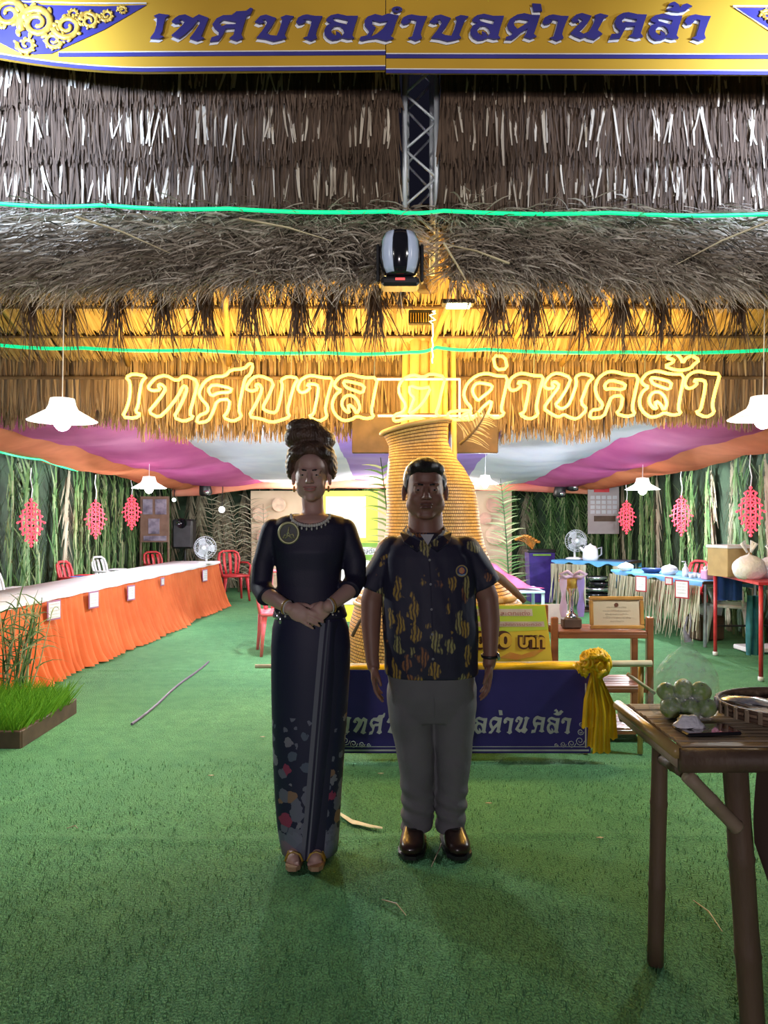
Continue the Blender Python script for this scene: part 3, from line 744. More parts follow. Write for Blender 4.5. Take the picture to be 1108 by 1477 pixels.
for k in range(9):
    mb = MB(); mb.box(A + Vector((-.07 + .0175 * k, -.035, -.01)), (.005, .02, .06)); link('louvre', mb, M['gold_print'], LV)
mb = MB(); pts = [P(627, 448, 5.2) + Vector((R.gauss(0, .012), R.gauss(0, .02), 0))]
for k in range(16): pts.append(P(624 + 5 * math.sin(k * 2.1) * (1 if k < 7 else .2), 449 + k * (3 if k < 7 else 5), 5.2))
mb.tube(pts, .005, 5); solo('fairy_lights', mb, emat('fairy', (1, .8, .3), 5), 'string of warm fairy lights hanging in front of the bamboo post', 'fairy lights')

# ------------------------------------------------------------ pendant lamps
def pendant(px, py, Y, r, label, power, wire=.7, first=None):
    c = P(px, py, Y); o = thing('pendant_lamp', label, 'lamp', tuple(c), group='white enamel pendant lamps')
    s = r / .22
    mb = MB(); mb.lathe([(.03, .15), (.075, .145), (.085, .10), (.10, .07), (.16, .035), (.22, 0), (.215, -.004), (.155, .028), (.09, .062), (.07, .10), (.03, .14)], (0, 0, 0), 28)
    mb.v = [c + v * s for v in mb.v]; link('lamp_shade', mb, M['shade'], o, True)
    mb = MB(); mb.ball((0, 0, -.005), (.055, .055, .062)); mb.v = [c + v * s for v in mb.v]; link('bulb', mb, M['bulb'], o, True)
    mb = MB(); mb.tube([c + Vector((0, 0, .14 * s)), c + Vector((.01, 0, wire))], .003, 5); link('cord', mb, M['white_plastic'], o)
    lamp('bulb_light', c + Vector((0, 0, -.075 * s)), power, (.90, .96, 1), .05)
pendant(90, 607, 4.3, .19, 'large lit white pendant lamp at the left, left of the neon lettering', 75, .75)
pendant(1101, 604, 4.3, .19, 'large lit white pendant lamp cut by the right edge', 75, .75)
pendant(215, 704, 9.9, .225, 'smaller lit white pendant lamp above the left orange table', 165, .5)
pendant(927, 706, 9.9, .225, 'smaller lit white pendant lamp above the right blue tables', 165, .5)
pendant(700, 698, 8.6, .15, 'dazzling round white bulb lamp right of the woven basket', 200, .55)
pendant(497, 672, 8.0, .12, 'dim lamp hidden among the canopy behind the upswept hair', 0, .5) if False else None
lamp('mid_lamp', (-.75, 7.6, 2.18), 180, (.97, .98, 1), .08)
lamp('stage_wash', (-.2, 13.0, 1.9), 90, (1, .93, .84), .2)
lamp('stage_wash', (-1.7, 13.2, 1.85), 30, (1, .9, .8), .2)
lamp('stage_wash', (1.6, 13.2, 1.85), 25, (1, .9, .8), .2)
# small far bulbs
for (px, py, r, lb, cl) in ((320, 735, .055, 'tiny round white bulb glowing before the far left branches', (1, 1, 1)), (251, 721, .035, 'tiny greenish bulb above the black loudspeaker', (.7, 1, .9))):
    c = P(px, py, 13.4); o = thing('small_bulb', lb, 'lamp', tuple(c)); mb = MB(); mb.ball(c, r); link('bulb', mb, emat('tiny', cl, 6), o, True)
    mb = MB(); mb.tube([c, c + Vector((0, .1, .50))], .008, 5); link('cord', mb, M['black'], o)
# par spotlights under the valance
for (px, py, lb) in ((296, 704, 'small black spotlight under the canopy edge on the left'), (826, 697, 'small black spotlight under the canopy edge, beside the far right lamp'), (808, 706, 'small dark spotlight just left of the one under the right canopy edge')):
    c = P(px, py, 13.2); o = thing('par_spotlight', lb, 'stage light', tuple(c), group='small spotlights under the canopy')
    mb = MB(); mb.lathe([(.02, .1), (.09, .09), (.11, -.06), (.115, -.1), (.08, -.09)], c, 14, Matrix.Rotation(.5, 3, 'X')); link('housing', mb, M['black'], o, True)
    mb = MB(); mb.ball(c + Vector((.03, -.05, -.07)), .05); link('lens', mb, M['silver'], o, True)
    mb = MB(); mb.tube([c + Vector((0, 0, .05)), c + Vector((0, .05, .3))], .012, 5); link('hook', mb, M['black'], o)

# ------------------------------------------------------------ red lit snowflake lanterns
def lantern_mesh():
    mb = MB(); H = .26; r = .008
    for sx in (-1, 1):
        for (x, z0, z1) in ((.045, -.2, .2), (.085, -.12, .12)):
            mb.tube([(sx * x, 0, z0), (sx * x * 1.15, 0, 0), (sx * x, 0, z1)], r, 5)
    mb.tube([(0, 0, -H), (0, 0, H)], r, 5)
    for z in (-.2, -.13, -.07, 0, .07, .13, .2):
        w = .14 * (1 - abs(z) / .34)
        for sx in (-1, 1):
            mb.tube([(0, 0, z), (sx * w * .5, .0, z + .03), (sx * w, 0, z + .005)], r, 5)
            mb.tube([(0, 0, z), (sx * w * .5, .0, z - .03)], r, 5)
            mb.ball((sx * w, 0, z), .014, None, 6, 4)
    for z in (-H, H): mb.ball((0, 0, z), .018, None, 6, 4)
    return mb
LP = [(45, 754, 8.6, 'pink red lit snowflake lantern at the far left, the largest one'), (138, 749, 10.6, 'middle red lit snowflake lantern on the left palm screen'), (190, 739, 12.0, 'farthest red lit snowflake lantern on the left palm screen'),
      (1083, 738, 8.3, 'red lit snowflake lantern at the far right near the white bags'), (983, 744, 10.3, 'middle red lit snowflake lantern on the right palm screen'), (904, 746, 12.4, 'farthest red lit snowflake lantern on the right, beside the hanging calendar')]
lm = None
for (px, py, Y, lb) in LP:
    c = P(px, py, Y); o = thing('lit_lantern', lb, 'lantern', tuple(c), (.25 if px < 554 else -.25), 'red lit snowflake lanterns')
    if lm is None:
        a = link('light_figure', lantern_mesh(), M['red_light'], o, True, world=False); lm = a.data
    else:
        a = bpy.data.objects.new('light_figure', lm); COL.objects.link(a); a.parent = o
    mb = MB(); mb.tube([(0, 0, .26), (.012, 0, .38), (-.01, 0, .5), (0, 0, .62)], .006, 5); link('hanging_cord', mb, M['white_plastic'], o, world=False)
    lamp('lantern_glow', c + Vector((0, -.12, 0)), 1.2, (1, .1, .15), .1)

# ------------------------------------------------------------ giant woven basket
def weave():
    m, n, l, b = base('weave'); b.inputs['Roughness'].default_value = .5
    uv = n.new('ShaderNodeTexCoord'); at = n.new('ShaderNodeAttribute'); at.attribute_name = 'wv'
    sep = n.new('ShaderNodeSeparateXYZ'); l.new(at.outputs['Vector'], sep.inputs[0])
    br = n.new('ShaderNodeTexBrick'); br.inputs['Scale'].default_value = 1; br.inputs['Mortar Size'].default_value = .09; br.inputs['Mortar Smooth'].default_value = .6
    br.inputs['Brick Width'].default_value = 1.0; br.inputs['Row Height'].default_value = .5; br.inputs['Color1'].default_value = (.80, .47, .14, 1); br.inputs['Color2'].default_value = (.66, .36, .09, 1); br.inputs['Mortar'].default_value = (.14, .055, .012, 1)
    l.new(at.outputs['Vector'], br.inputs['Vector']); l.new(br.outputs['Color'], b.inputs['Base Color'])
    bp = n.new('ShaderNodeBump'); bp.inputs['Strength'].default_value = .8; bp.inputs['Distance'].default_value = .012; bp.invert = True
    l.new(br.outputs['Fac'], bp.inputs['Height']); l.new(bp.outputs[0], b.inputs['Normal']); return m
M['weave'] = weave()
BYY = 5.35; bs = BYY / F
GB = thing('giant_woven_basket', 'giant golden woven fish basket, taller than the people, standing behind the blue banner', 'basket', (wx(632, BYY), BYY, 0))
prof = [(1006, 122, 632), (985, 128, 632), (950, 130, 632), (900, 127, 631), (870, 118, 630), (845, 100, 629), (820, 84, 627), (790, 74, 626), (760, 68, 625), (730, 66, 624), (700, 63, 620), (675, 55, 614), (655, 46, 607), (640, 42, 603), (628, 44, 601), (616, 49, 600)]
rings = []; nseg = 64
def brow(py, r, cx, tilt=0):
    return [Vector((wx(cx, BYY) + r * bs * math.cos(2 * PI * k / nseg), BYY + r * bs * math.sin(2 * PI * k / nseg), wz(py, BYY) + tilt * math.cos(2 * PI * k / nseg))) for k in range(nseg)]
fineprof = []
for i in range(len(prof) - 1):
    for s in range(4):
        t = s / 4; fineprof.append([lerp(prof[i][k], prof[i + 1][k], t) for k in range(3)])
fineprof.append(list(prof[-1]))
for (py, r, cx) in fineprof: rings.append(brow(py, r, cx, .05 * max(0, (660 - py) / 45)))
for (py, r, cx) in ((622, 44, 600), (650, 38, 604), (690, 50, 618)): rings.append(brow(py, r, cx, .04 if py < 640 else 0))
mb = MB(); mb.ring_loft(rings, cap=False); mb.v = [Vector(p) for p in mb.v]
bo = link('basket_body', mb, M['weave'], GB, True)
a = bo.data.attributes.new('wv', 'FLOAT_VECTOR', 'CORNER')
vals = []
for p in bo.data.polygons:
    for li in p.loop_indices:
        vi = bo.data.loops[li].vertex_index; q = bo.data.vertices[vi].co; row = vi // nseg; k = vi % nseg
        if k == 0 and p.vertices[0] % nseg != 0 or (k == 0 and any(v % nseg == nseg - 1 for v in p.vertices)): k = nseg
        vals += [k * 2.0, (fineprof[min(row, len(fineprof) - 1)][0]) * .14 * .5 * 1.6, 0]
a.data.foreach_set('vector', vals)
for (py, r, cx, rr, tl) in ((616, 50, 600, .016, .049), (858, 113, 630, .02, 0), (868, 118, 630, .016, 0), (1003, 124, 632, .02, 0)):
    mb = MB(); g = brow(py, r, cx, tl); mb.tube(g, rr, 8, closed=True); link('rim_band', mb, M['bamboo'], GB, True)
# brown bent rope strap over the shoulder of the basket
mb = MB(); pts = [P(px, py, BYY - .42 + .003 * i) for i, (px, py) in enumerate(((640, 800), (670, 806), (700, 819), (722, 834), (740, 850), (757, 868)))]
mb.tube(pts, [.018, .024, .028, .03, .026, .016], 8); link('strap', mb, M['bamboo_dark'], GB, True)
mb = MB(); mb.tube([P(528, 885, BYY - .62), P(519, 896, BYY - .64), P(508, 918, BYY - .64)], .012, 6); link('strap', mb, M['bamboo_dark'], GB, True)

# palm leaves standing beside the basket
def spray(name, base_p, tip, n, L, label, m='palm', seed=1, thick=.02):
    r = random.Random(seed); o = thing(name, label, 'palm leaf', tuple(base_p)); mid = (base_p + tip) / 2 + Vector((.05, -.05, 0))
    pts = [base_p.lerp(mid, t).lerp(mid.lerp(tip, t), t) for t in [i / 8 for i in range(9)]]
    mb = MB(); mb.cur = .9; mb.tube(pts, [.014 - .0013 * i for i in range(9)], 6); link('midrib', mb, M[m], o, True)
    mb = MB(); ax = (tip - base_p).normalized(); sd = ax.cross(Vector((0, 1, 0))).normalized()
    for i in range(n):
        t = .12 + .86 * i / n; p = base_p.lerp(mid, t).lerp(mid.lerp(tip, t), t)
        for s in (-1, 1):
            mb.cur = r.uniform(.2, 1)
            mb.strand(p, sd * s + ax * r.uniform(.5, 1.1) + Vector((0, r.uniform(-.4, .2), 0)), L * (1 - .5 * t) * r.uniform(.7, 1.1), thick, .6, None, 3, .15)
    link('leaflets', mb, M[m], o); return o
spray('palm_leaf', Vector((wx(575, 6.4), 6.4, .0)), P(549, 660, 6.3), 34, .34, 'pale green palm leaf rising left of the woven basket', 'palm', 3)
spray('palm_leaf', Vector((wx(735, 10.4), 10.4, .0)), P(722, 690, 10.4), 34, .40, 'green palm leaf rising right of the woven basket', 'palm', 4)
spray('palm_leaf', P(664, 640, 5.7), P(700, 596, 5.5), 14, .2, 'small dry palm leaf stuck beside the top of the bamboo post', 'dry_palm', 5, .012)
for i in range(5):
    spray('dry_branch', Vector((wx(310 + i * 17, 14.6), 14.6, 0)), P(300 + i * 18 + R.uniform(-10, 10), 715 + R.uniform(-8, 12), 14.5), 18, .5, ['leftmost dry branch at the far end', 'dry branch just right of the leftmost one at the far end', 'middle dry branch of the five at the far end', 'dry branch left of the one nearest the backdrop', 'dry branch standing nearest the cream backdrop'][i], 'dry_palm', 30 + i, .014)

# ------------------------------------------------------------ stage backdrop with paper discs
SB = thing('stage_backdrop', 'cream stage backdrop with pale discs at the far end of the tent', 'backdrop', (wx(550, 14.9), 14.9, 0))
cream = mat('cream_cloth', (.80, .62, .46), (.70, .52, .38), .8, 2)
A, B = P(362, 708, 14.9), P(738, 840, 14.9); mb = MB(); mb.box(((A.x + B.x) / 2, 14.9, (A.z) / 2), (B.x - A.x, .04, A.z)); link('cloth_panel', mb, cream, SB)
for (px, py, r, m) in ((376, 742, 11, 'a'), (384, 775, 13, 'b'), (403, 728, 10, 'a'), (712, 728, 11, 'b'), (714, 772, 14, 'a'), (498, 722, 9, 'a'), (700, 748, 9, 'b')):
    mb = MB(); c = P(px, py, 14.8); mb.lathe([(.001, 0), (r / F * 14.8 * .95, 0), (r / F * 14.8, .02), (r / F * 14.8, .05), (.001, .05)], c, 24, Matrix.Rotation(PI / 2, 3, 'X')); link('disc', mb, mat('disc_' + m, (.95, .66, .5) if m == 'a' else (.80, .46, .36), None, .6), SB)
PB = thing('poster_stand', 'bright yellow bordered poster stand with green foot band, seen between the two people', 'poster', (wx(520, 10.5), 10.5, 0))
yel = mat('poster_yellow', (.85, .82, .08), (.75, .75, .05), .5, 3); grn = mat('poster_green', (.22, .42, .05), (.16, .32, .04), .5, 6)
def pl(name, x0, y0, x1, y1, Y, m, par, th=.01):
    A, B = P(x0, y0, Y), P(x1, y1, Y); mb = MB(); mb.box(((A.x + B.x) / 2, Y, (A.z + B.z) / 2), (B.x - A.x, th, A.z - B.z)); return link(name, mb, m, par)
pl('board', 462, 708, 545, 900, 10.5, yel, PB, .02)
pl('pale_field', 470, 716, 528, 776, 10.485, mat('pale_field', (.95, .85, .6), (.85, .7, .5), .5, 3), PB)
pl('green_band', 462, 783, 545, 789, 10.485, grn, PB); pl('white_band', 462, 789, 545, 800, 10.485, M['paper'], PB)
pl('green_band', 462, 800, 545, 808, 10.48, grn, PB); pl('white_band', 462, 808, 545, 872, 10.48, M['paper'], PB)
def font_text(s, fn, size, m, par, name='printed_text', bold=0.0, th=.001, width=None):
    c = bpy.data.curves.new('tmp', 'FONT'); c.body = s; c.size = 1; c.offset = bold; c.align_x = 'LEFT'; c.extrude = 0
    o = bpy.data.objects.new('tmp', c); COL.objects.link(o); bpy.context.view_layer.update()
    me = bpy.data.meshes.new_from_object(o.evaluated_get(bpy.context.evaluated_depsgraph_get())); bpy.data.objects.remove(o)
    w = max((v.co.x for v in me.vertices), default=1); k = size; kx = (width / w) if width else size
    mb = MB(); mb.v = [Vector(fn(v.co.x * kx, v.co.y * k)) for v in me.vertices]
    for p in me.polygons: mb.face(list(p.vertices))
    bpy.data.meshes.remove(me); return link(name, mb, m, par)
dark = mat('dark_print', (.03, .06, .05), None, .5)
q = P(506, 799, 10.47); font_text('เทศบาลตำบล', lambda x, y: q + Vector((x, 0, y)), .11, dark, PB, width=.42)

# ------------------------------------------------------------ blue banner on a bamboo rail
BB = thing('bamboo_rail_banner', 'dark blue banner with pale Thai lettering hung on a yellow wrapped bamboo rail', 'banner', (wx(667, 4.5), 4.5, 0))
Yb = 4.48
def fr(d): return lambda x, y, t: Vector((wx(x, Yb), Yb - d - t, wz(y, Yb)))
mb = MB(); mb.tube([P(368, 961, 4.55), P(520, 961, 4.55), P(760, 958, 4.55), P(940, 957, 4.55)], [.012, .017, .018, .02], 8); link('bamboo_rail', mb, M['bamboo_pale'], BB, True)
for px in (486, 846, 925):
    mb = MB(); z = wz(958, 4.58); mb.tube([(wx(px, 4.58), 4.6, 0), (wx(px, 4.58), 4.58, z)], .017, 8); link('rail_post', mb, M['bamboo'], BB, True)
mb = MB(); mb.tube([P(905, 972, 4.55), P(945, 1000, 4.55)], .012, 6); link('rail_brace', mb, M['bamboo_pale'], BB, True)
mb = MB(); mb.poly([(483, 966), (852, 966), (852, 1086), (483, 1086)], (), fr(0), .006); link('banner_sheet', mb, M['navy_print'], BB)
silverp = mat('silver_print', (.55, .56, .55), (.42, .43, .43), .5, 12)
lay_text('เทศบาลตํ' + 'าบลด่านคล้า', 497, 824, 1058, 24, fr(.007), silverp, BB, 'letter', .002, 7)
for pts in ([(486, 1080.5), (849, 1080.5), (849, 1083), (486, 1083)], [(843.5, 985), (845.5, 985), (845.5, 1078), (843.5, 1078)], [(489, 1076), (846, 1076), (846, 1077), (489, 1077)]):
    mb = MB(); mb.poly(pts, (), fr(.007), .001); link('border_line', mb, silverp, BB)
for sx, x0 in ((-1, 842), (1, 492)):
    mb = MB()
    for k, (cx, cy, r) in enumerate(((6, 1068, 7), (18, 1072, 6), (30, 1073, 4.5), (40, 1074, 3), (5, 1055, 5), (4, 1044, 3.5))):
        pts = [fr(.009)(x0 + sx * cx + r * (1 - .8 * t / 12) * math.cos(t * .8), cy + r * (1 - .8 * t / 12) * math.sin(t * .8), 0) for t in range(13)]
        mb.tube(pts, .0022, 4)
    link('corner_scroll', mb, silverp, BB)
# yellow satin wrapped along the rail, rosette and tails
mb = MB(); rings = []
for i in range(50):
    px = lerp(497, 830, i / 49); py = lerp(966, 961, i / 49); c = P(px, py, 4.52)
    g = []
    for k in range(12):
        a = 2 * PI * k / 12; rr = 1 + .14 * math.sin(3 * a + i * .5) + .08 * math.sin(i * .9)
        g.append(c + Vector((0, .03 * rr * math.cos(a), .026 * rr * math.sin(a))))
    rings.append(g)
mb.ring_loft(rings); YS = link('satin_wrap', mb, M['yellow_satin'], BB, True)
RO = thing('yellow_rosette', 'big yellow satin rosette with long tails at the right end of the blue banner', 'bow', tuple(P(857, 965, 4.44)))
r_ = random.Random(5); c0 = P(856, 957, 4.42)
mb = MB()
for k in range(34):
    a = r_.uniform(0, 2 * PI); e = r_.uniform(-.8, 1.1); d = Vector((math.cos(a) * math.cos(e), -abs(math.sin(a)) * .6, math.sin(e)))
    c = c0 + Vector((d.x * .075, d.y * .05, d.z * .065)); rad = r_.uniform(.022, .04)
    Mx = d.to_track_quat('Z', 'Y').to_matrix()
    prof = [(rad * .25, -.01), (rad * .9, .005), (rad, .02), (rad * .75, .028), (rad * .45, .014), (rad * .1, .008)]
    b0 = len(mb.v); mb.lathe(prof, c, 12, Mx)
    for i in range(b0, len(mb.v)): mb.v[i] = mb.v[i] + Vector((0, 0, .006 * math.sin(i * 1.9)))
mb.ball(c0 + Vector((0, .01, 0)), (.075, .04, .06))
link('petals', mb, M['yellow_satin'], RO, True)
for (x0, x1, yb, ph, dy) in ((840, 862, 1050, 0, 0), (856, 880, 1086, 1, -.02), (866, 890, 1066, 2, .01), (848, 870, 1078, 3, .02)):
    mb = MB(); nxx = 8; nyy = 14
    for j in range(nyy + 1):
        t = j / nyy; wdt = lerp(.45, 1, t)
        for i in range(nxx + 1):
            u = (i / nxx - .5) * wdt
            px = lerp(858, (x0 + x1) / 2, min(1, t * 2.0)) + u * (x1 - x0) * 1.1
            mb.v.append(P(px, lerp(968, yb, t) + (2 * math.sin(i * 2 + ph) if j == nyy else 0), 4.42 + dy + .02 * math.sin(i * 1.7 + ph + t * 2)))
    for j in range(nyy):
        for i in range(nxx): q2 = j * (nxx + 1) + i; mb.face([q2, q2 + 1, q2 + nxx + 2, q2 + nxx + 1])
    link('satin_tail', mb, M['yellow_satin'], RO, True)

# ------------------------------------------------------------ prize board
PBd = thing('prize_board', 'yellow prize money board with brown Thai figures standing behind the blue banner', 'board', (wx(695, 4.72), 4.72, wz(958, 4.72)))
Yp = 4.72
pry = mat('prize_yellow', (.98, .74, .06), (.92, .64, .04), .45, 2); prg = mat('prize_green', (.70, .80, .06), (.6, .75, .05), .5, 5)
def fp(d): return lambda x, y, t: Vector((wx(x, Yp), Yp - d - t, wz(y, Yp)))
mb = MB(); mb.poly([(590, 872), (786, 872), (797, 958), (590, 958)], (), fp(0), .012); link('board_sheet', mb, pry, PBd)
mb = MB(); mb.poly([(590, 874), (785, 874), (790, 908), (700, 912), (590, 905)], (), fp(.0125), .001); link('green_field', mb, prg, PBd)
cream2 = mat('cream_print', (.85, .66, .50), None, .5)
for (a, b, y0, y1) in ((600, 767, 878, 888), (600, 784, 896, 903.5)):
    mb = MB(); mb.poly([(a, y0), (b, y0), (b + 1, y1), (a, y1)], (), fp(.014), .001); link('text_band', mb, cream2, PBd)
brown = mat('brown_print', (.16, .05, .02), None, .5); gold2 = mat('gold_figures', (.95, .62, .06), (.85, .5, .04), .4)
redp = mat('red_print', (.6, .16, .12), None, .5)
q = fp(.0165)(603, 887, 0); font_text('โครงการประกวดขบวนแห่และตกแต่ง', lambda x, y: q + Vector((x, 0, y)), .035, redp, PBd, width=.69)
q = fp(.0165)(603, 902, 0); font_text('งานประเพณีและของดีประจำปีชนะเลิศการประกวด', lambda x, y: q + Vector((x, 0, y)), .024, redp, PBd, width=.76)
for (s, x, w) in (('10,000', 640, 98), ('บาท', 748, 38)):
    for (bold, d, m) in ((.16, .0165, brown), (.045, .020, gold2)):
        q3 = fp(d)(x, 932, 0); font_text(s, lambda x, y: q3 + Vector((x, 0, y)), .115 if s[0] == '1' else .10, m, PBd, width=w / F * Yp, bold=bold)
orange_s = mat('orange_splash', (.85, .32, .04), (.8, .45, .05), .5, 8)
mb = MB(); mb.poly([(720, 948), (735, 940), (752, 944), (770, 938), (785, 936), (770, 946), (745, 951)], (), fp(.0135), .001); link('printed_flourish', mb, orange_s, PBd)
# easel legs for the board
for px in (610, 770):
    mb = MB(); mb.tube([Vector((wx(px, Yp), Yp + .12, -.002)), P(px, 935, Yp + .03)], .014, 7); link('stand_leg', mb, M['wood'], PBd)

# ------------------------------------------------------------ wooden display shelf with trophy and certificate
YS0, YS1 = 4.86, 5.16
SH = thing('display_shelf', 'three tier brown wooden shelf standing right of the blue banner', 'shelf', (wx(868, 5), 5.0, 0))
xl, xr = wx(800, YS0), wx(937, YS0)
for x in (xl, xr):
    for (Y, top) in ((YS0, wz(890, YS0)), (YS1, wz(880, YS0))):
        mb = MB(); mb.box((x, Y, top / 2), (.042, .042, top), None, .005); link('post', mb, M['wood'], SH)
for (py, sl) in ((912, 5), (990, 5), (1050, 5)):
    z = wz(py, YS0)
    for k in range(sl):
        Y = lerp(YS0 + .01, YS1 - .01, k / (sl - 1)); mb = MB(); mb.box(((xl + xr) / 2, Y, z), (xr - xl - .05, .062, .018), None, .003); link('shelf_slat', mb, M['wood'], SH)
    for Y in (YS0 - .012, YS1 + .012):
        mb = MB(); mb.box(((xl + xr) / 2, Y, z - .022), (xr - xl - .043, .018, .03), None, .003); link('rail', mb, M['wood'], SH)
    for x in (xl + .03, xr - .03):
        mb = MB(); mb.box((x, (YS0 + YS1) / 2, z - .02), (.018, YS1 - YS0 - .05, .03)); link('end_rail', mb, M['wood'], SH)
zt = wz(912, YS0) + .009
TP = thing('trophy', 'silver trophy cup with lavender ribbons on the wooden shelf', 'trophy', (wx(824, 4.98), 4.98, zt))
cx = wx(824, 4.98)
mb = MB(); mb.box((cx, 4.98, zt + .035), (.12, .09, .07), None, .01); link('plinth', mb, M['dark_wood'], TP)
mb = MB(); mb.lathe([(.042, .07), (.044, .085), (.02, .10), (.012, .14), (.016, .17), (.010, .20), (.02, .235), (.035, .26), (.04, .30), (.038, .315), (.034, .30), (.02, .26)], (cx, 4.98, zt), 20); link('cup', mb, M['silver'], TP, True)
mb = MB(); mb.lathe([(.036, .262), (.046, .29), (.050, .32), (.045, .33)], (cx, 4.98, zt), 20); link('gold_bowl', mb, M['gold_print'], TP, True)
for sx in (-1, 1):
    mb = MB(); mb.tube([(cx + sx * .042, 4.98, zt + .27), (cx + sx * .08, 4.98, zt + .31), (cx + sx * .075, 4.98, zt + .34), (cx + sx * .045, 4.98, zt + .32)], .006, 6); link('handle', mb, M['silver'], TP, True)
lav = mat('lavender_ribbon', (.45, .35, .75), (.36, .27, .66), .4, 8); pinkr = mat('pink_ribbon', (.75, .55, .70), (.66, .45, .62), .4, 8)
for (x0, m) in ((-.062, pinkr), (.052, lav)):
    mb = MB()
    for j in range(11):
        z = zt + .34 - .26 * j / 10
        for i in range(4): mb.v.append(Vector((cx + x0 + .013 * (i - 1.5) * (1 + .3 * math.sin(j)), 4.93 + .006 * math.sin(i * 2 + j), z)))
    for j in range(10):
        for i in range(3): q2 = j * 4 + i; mb.face([q2, q2 + 1, q2 + 5, q2 + 4])
    link('ribbon', mb, m, TP, True)
mb = MB()
for sx in (-1, 1):
    mb.tube([Vector((cx, 4.93, zt + .345)), Vector((cx + sx * .04, 4.92, zt + .375)), Vector((cx + sx * .085, 4.93, zt + .355)), Vector((cx + sx * .05, 4.925, zt + .335)), Vector((cx, 4.93, zt + .345))], .012, 7, flat=.5)
link('ribbon_bow', mb, pinkr, TP, True)
CF = thing('framed_certificate', 'framed certificate in a gilt wooden frame leaning on the wooden shelf', 'certificate', (wx(889, 4.95), 4.95, zt))
A, B = P(850, 860, 4.95), P(928, 912, 4.95); B.z = zt + .002; cxx = (A.x + B.x) / 2; hh = A.z - B.z; w_ = B.x - A.x; Ml = Matrix.Rotation(-.12, 3, 'X')
O = Vector((cxx, 4.93, B.z))
frm = mat('gilt_frame', (.50, .26, .06), (.36, .17, .04), .35, 9)
for (cc, dd) in (((0, 0, .012), (w_, .02, .024)), ((0, 0, hh - .012), (w_, .02, .024)), ((-w_ / 2 + .012, 0, hh / 2), (.024, .02, hh - .05)), ((w_ / 2 - .012, 0, hh / 2), (.024, .02, hh - .05))):
    mb = MB(); mb.box(O + Ml @ Vector(cc), dd, Ml, .004); link('frame_rail', mb, frm, CF)
mb = MB(); mb.box(O + Ml @ Vector((0, .004, hh / 2)), (w_ - .045, .006, hh - .045), Ml); link('certificate_sheet', mb, mat('parchment', (.62, .50, .33), (.55, .44, .28), .5, 3), CF)
greyp = mat('grey_print', (.33, .26, .18), None, .6)
for (zz2, s, w2) in ((.135, 'ประกาศนียบัตร', .13), (.112, 'ขอมอบให้ไว้เพื่อแสดงว่า', .18), (.09, 'เป็นผู้มีผลงานดีเด่น', .15), (.068, 'ขอให้มีความสุขความเจริญ', .18), (.045, 'ประธานกรรมการ', .09)):
    font_text(s, lambda x, y: O + Ml @ Vector((x - w2 / 2, -.001, zz2 + y)), .014, greyp, CF, width=w2)
mb = MB(); mb.poly([(.014 * math.cos(k * PI / 4), .014 * math.sin(k * PI / 4)) for k in range(8)], (), lambda x, y, t: O + Ml @ Vector((x, -.0 - t, hh - .055 + y)), .002); link('crest', mb, brown, CF)
mb = MB(); mb.box(P(802, 885, 5.6), (.17, .01, .14)); o = solo('paper_sign', mb, M['paper'], 'small white paper sign behind the trophy, above the yellow board', 'paper')
mb = MB(); mb.tube([Vector((wx(802, 5.6), 5.61, 0)), P(802, 886, 5.61)], .01, 6); link('stick', mb, M['bamboo_pale'], None).parent = None
o2_ = bpy.data.objects['stick']; tag(o2_, 'thin stake holding up the small white paper sign', 'stake')
# ------------------------------------------------------------ left serving table with white top and pleated orange skirt
TY0, TY1, TH = 5.7, 12.3, .72
def xl_at(Y): return lerp(-3.02, -2.66, (Y - 6.2) / 6.1)          # the front edge runs slightly inward
LT = thing('serving_table', 'long serving table at the left with white top cloth and pleated orange skirt', 'table', (-3.3, 8.3, 0))
mb = MB(); mb.poly([(xl_at(TY0), TY0), (xl_at(TY1), TY1), (xl_at(TY1) - .72, TY1), (xl_at(TY0) - .72, TY0)], (), lambda x, y, t: Vector((x, y, TH - t)), .03)
link('table_top', mb, M['dark_wood'], LT)
mb = MB(); nn = 60; rings = []
for j in range(nn + 1):
    Y = lerp(TY0, TY1 + .01, j / nn); xe = xl_at(Y) + .012; w = .01 * math.sin(j * 1.3)
    rings.append([Vector((xe - .76, Y, TH - .1)), Vector((xe - .745, Y, TH + .004)), Vector((xe - .4, Y, TH + .006)), Vector((xe - .01, Y, TH + .006)), Vector((xe + .003, Y, TH - .004)), Vector((xe + .004, Y, TH - .035 + w * .4))])
mb.ring_loft(rings, closed=False); link('white_top_cloth', mb, M['white_cloth'], LT, True)
def pleats(path, z1, name, m, par, lam=.115, amp=.030, flare=.15):
    mb = MB(); rows = 9; cols = []
    for i in range(len(path) - 1):
        A, B = Vector(path[i]), Vector(path[i + 1]); L = (B - A).length; n = max(2, int(L / .018)); d = (B - A) / L; nr = Vector((d.y, -d.x, 0))
        for k in range(n + (1 if i == len(path) - 2 else 0)): cols.append((A + d * L * k / n, nr))
    s = 0
    for k, (p, nr) in enumerate(cols):
        s += .018
        ph = s / lam * 2 * PI + 1.4 * noise.noise(Vector((s * 2.2, 0, 0))) * 2; big = noise.noise(Vector((s * 1.1, 3, 0)))
        for j in range(rows + 1):
            t = j / rows; a = amp * (.25 + 1.1 * t); z = z1 * (1 - t) + .006 * t
            off = a * math.sin(ph + .8 * t) + flare * t ** 1.6 * (1 + .8 * big) + .012 * t * math.sin(ph * .37) + (.03 * (math.sin(ph * .5) + 1) * max(0, t - .88) * 6)
            q = p + nr * off; mb.v.append(Vector((q.x, q.y, z)))
    for k in range(len(cols) - 1):
        for j in range(rows): q = k * (rows + 1) + j; mb.face([q, q + 1, q + rows + 2, q + rows + 1])
    return link(name, mb, m, par, True)
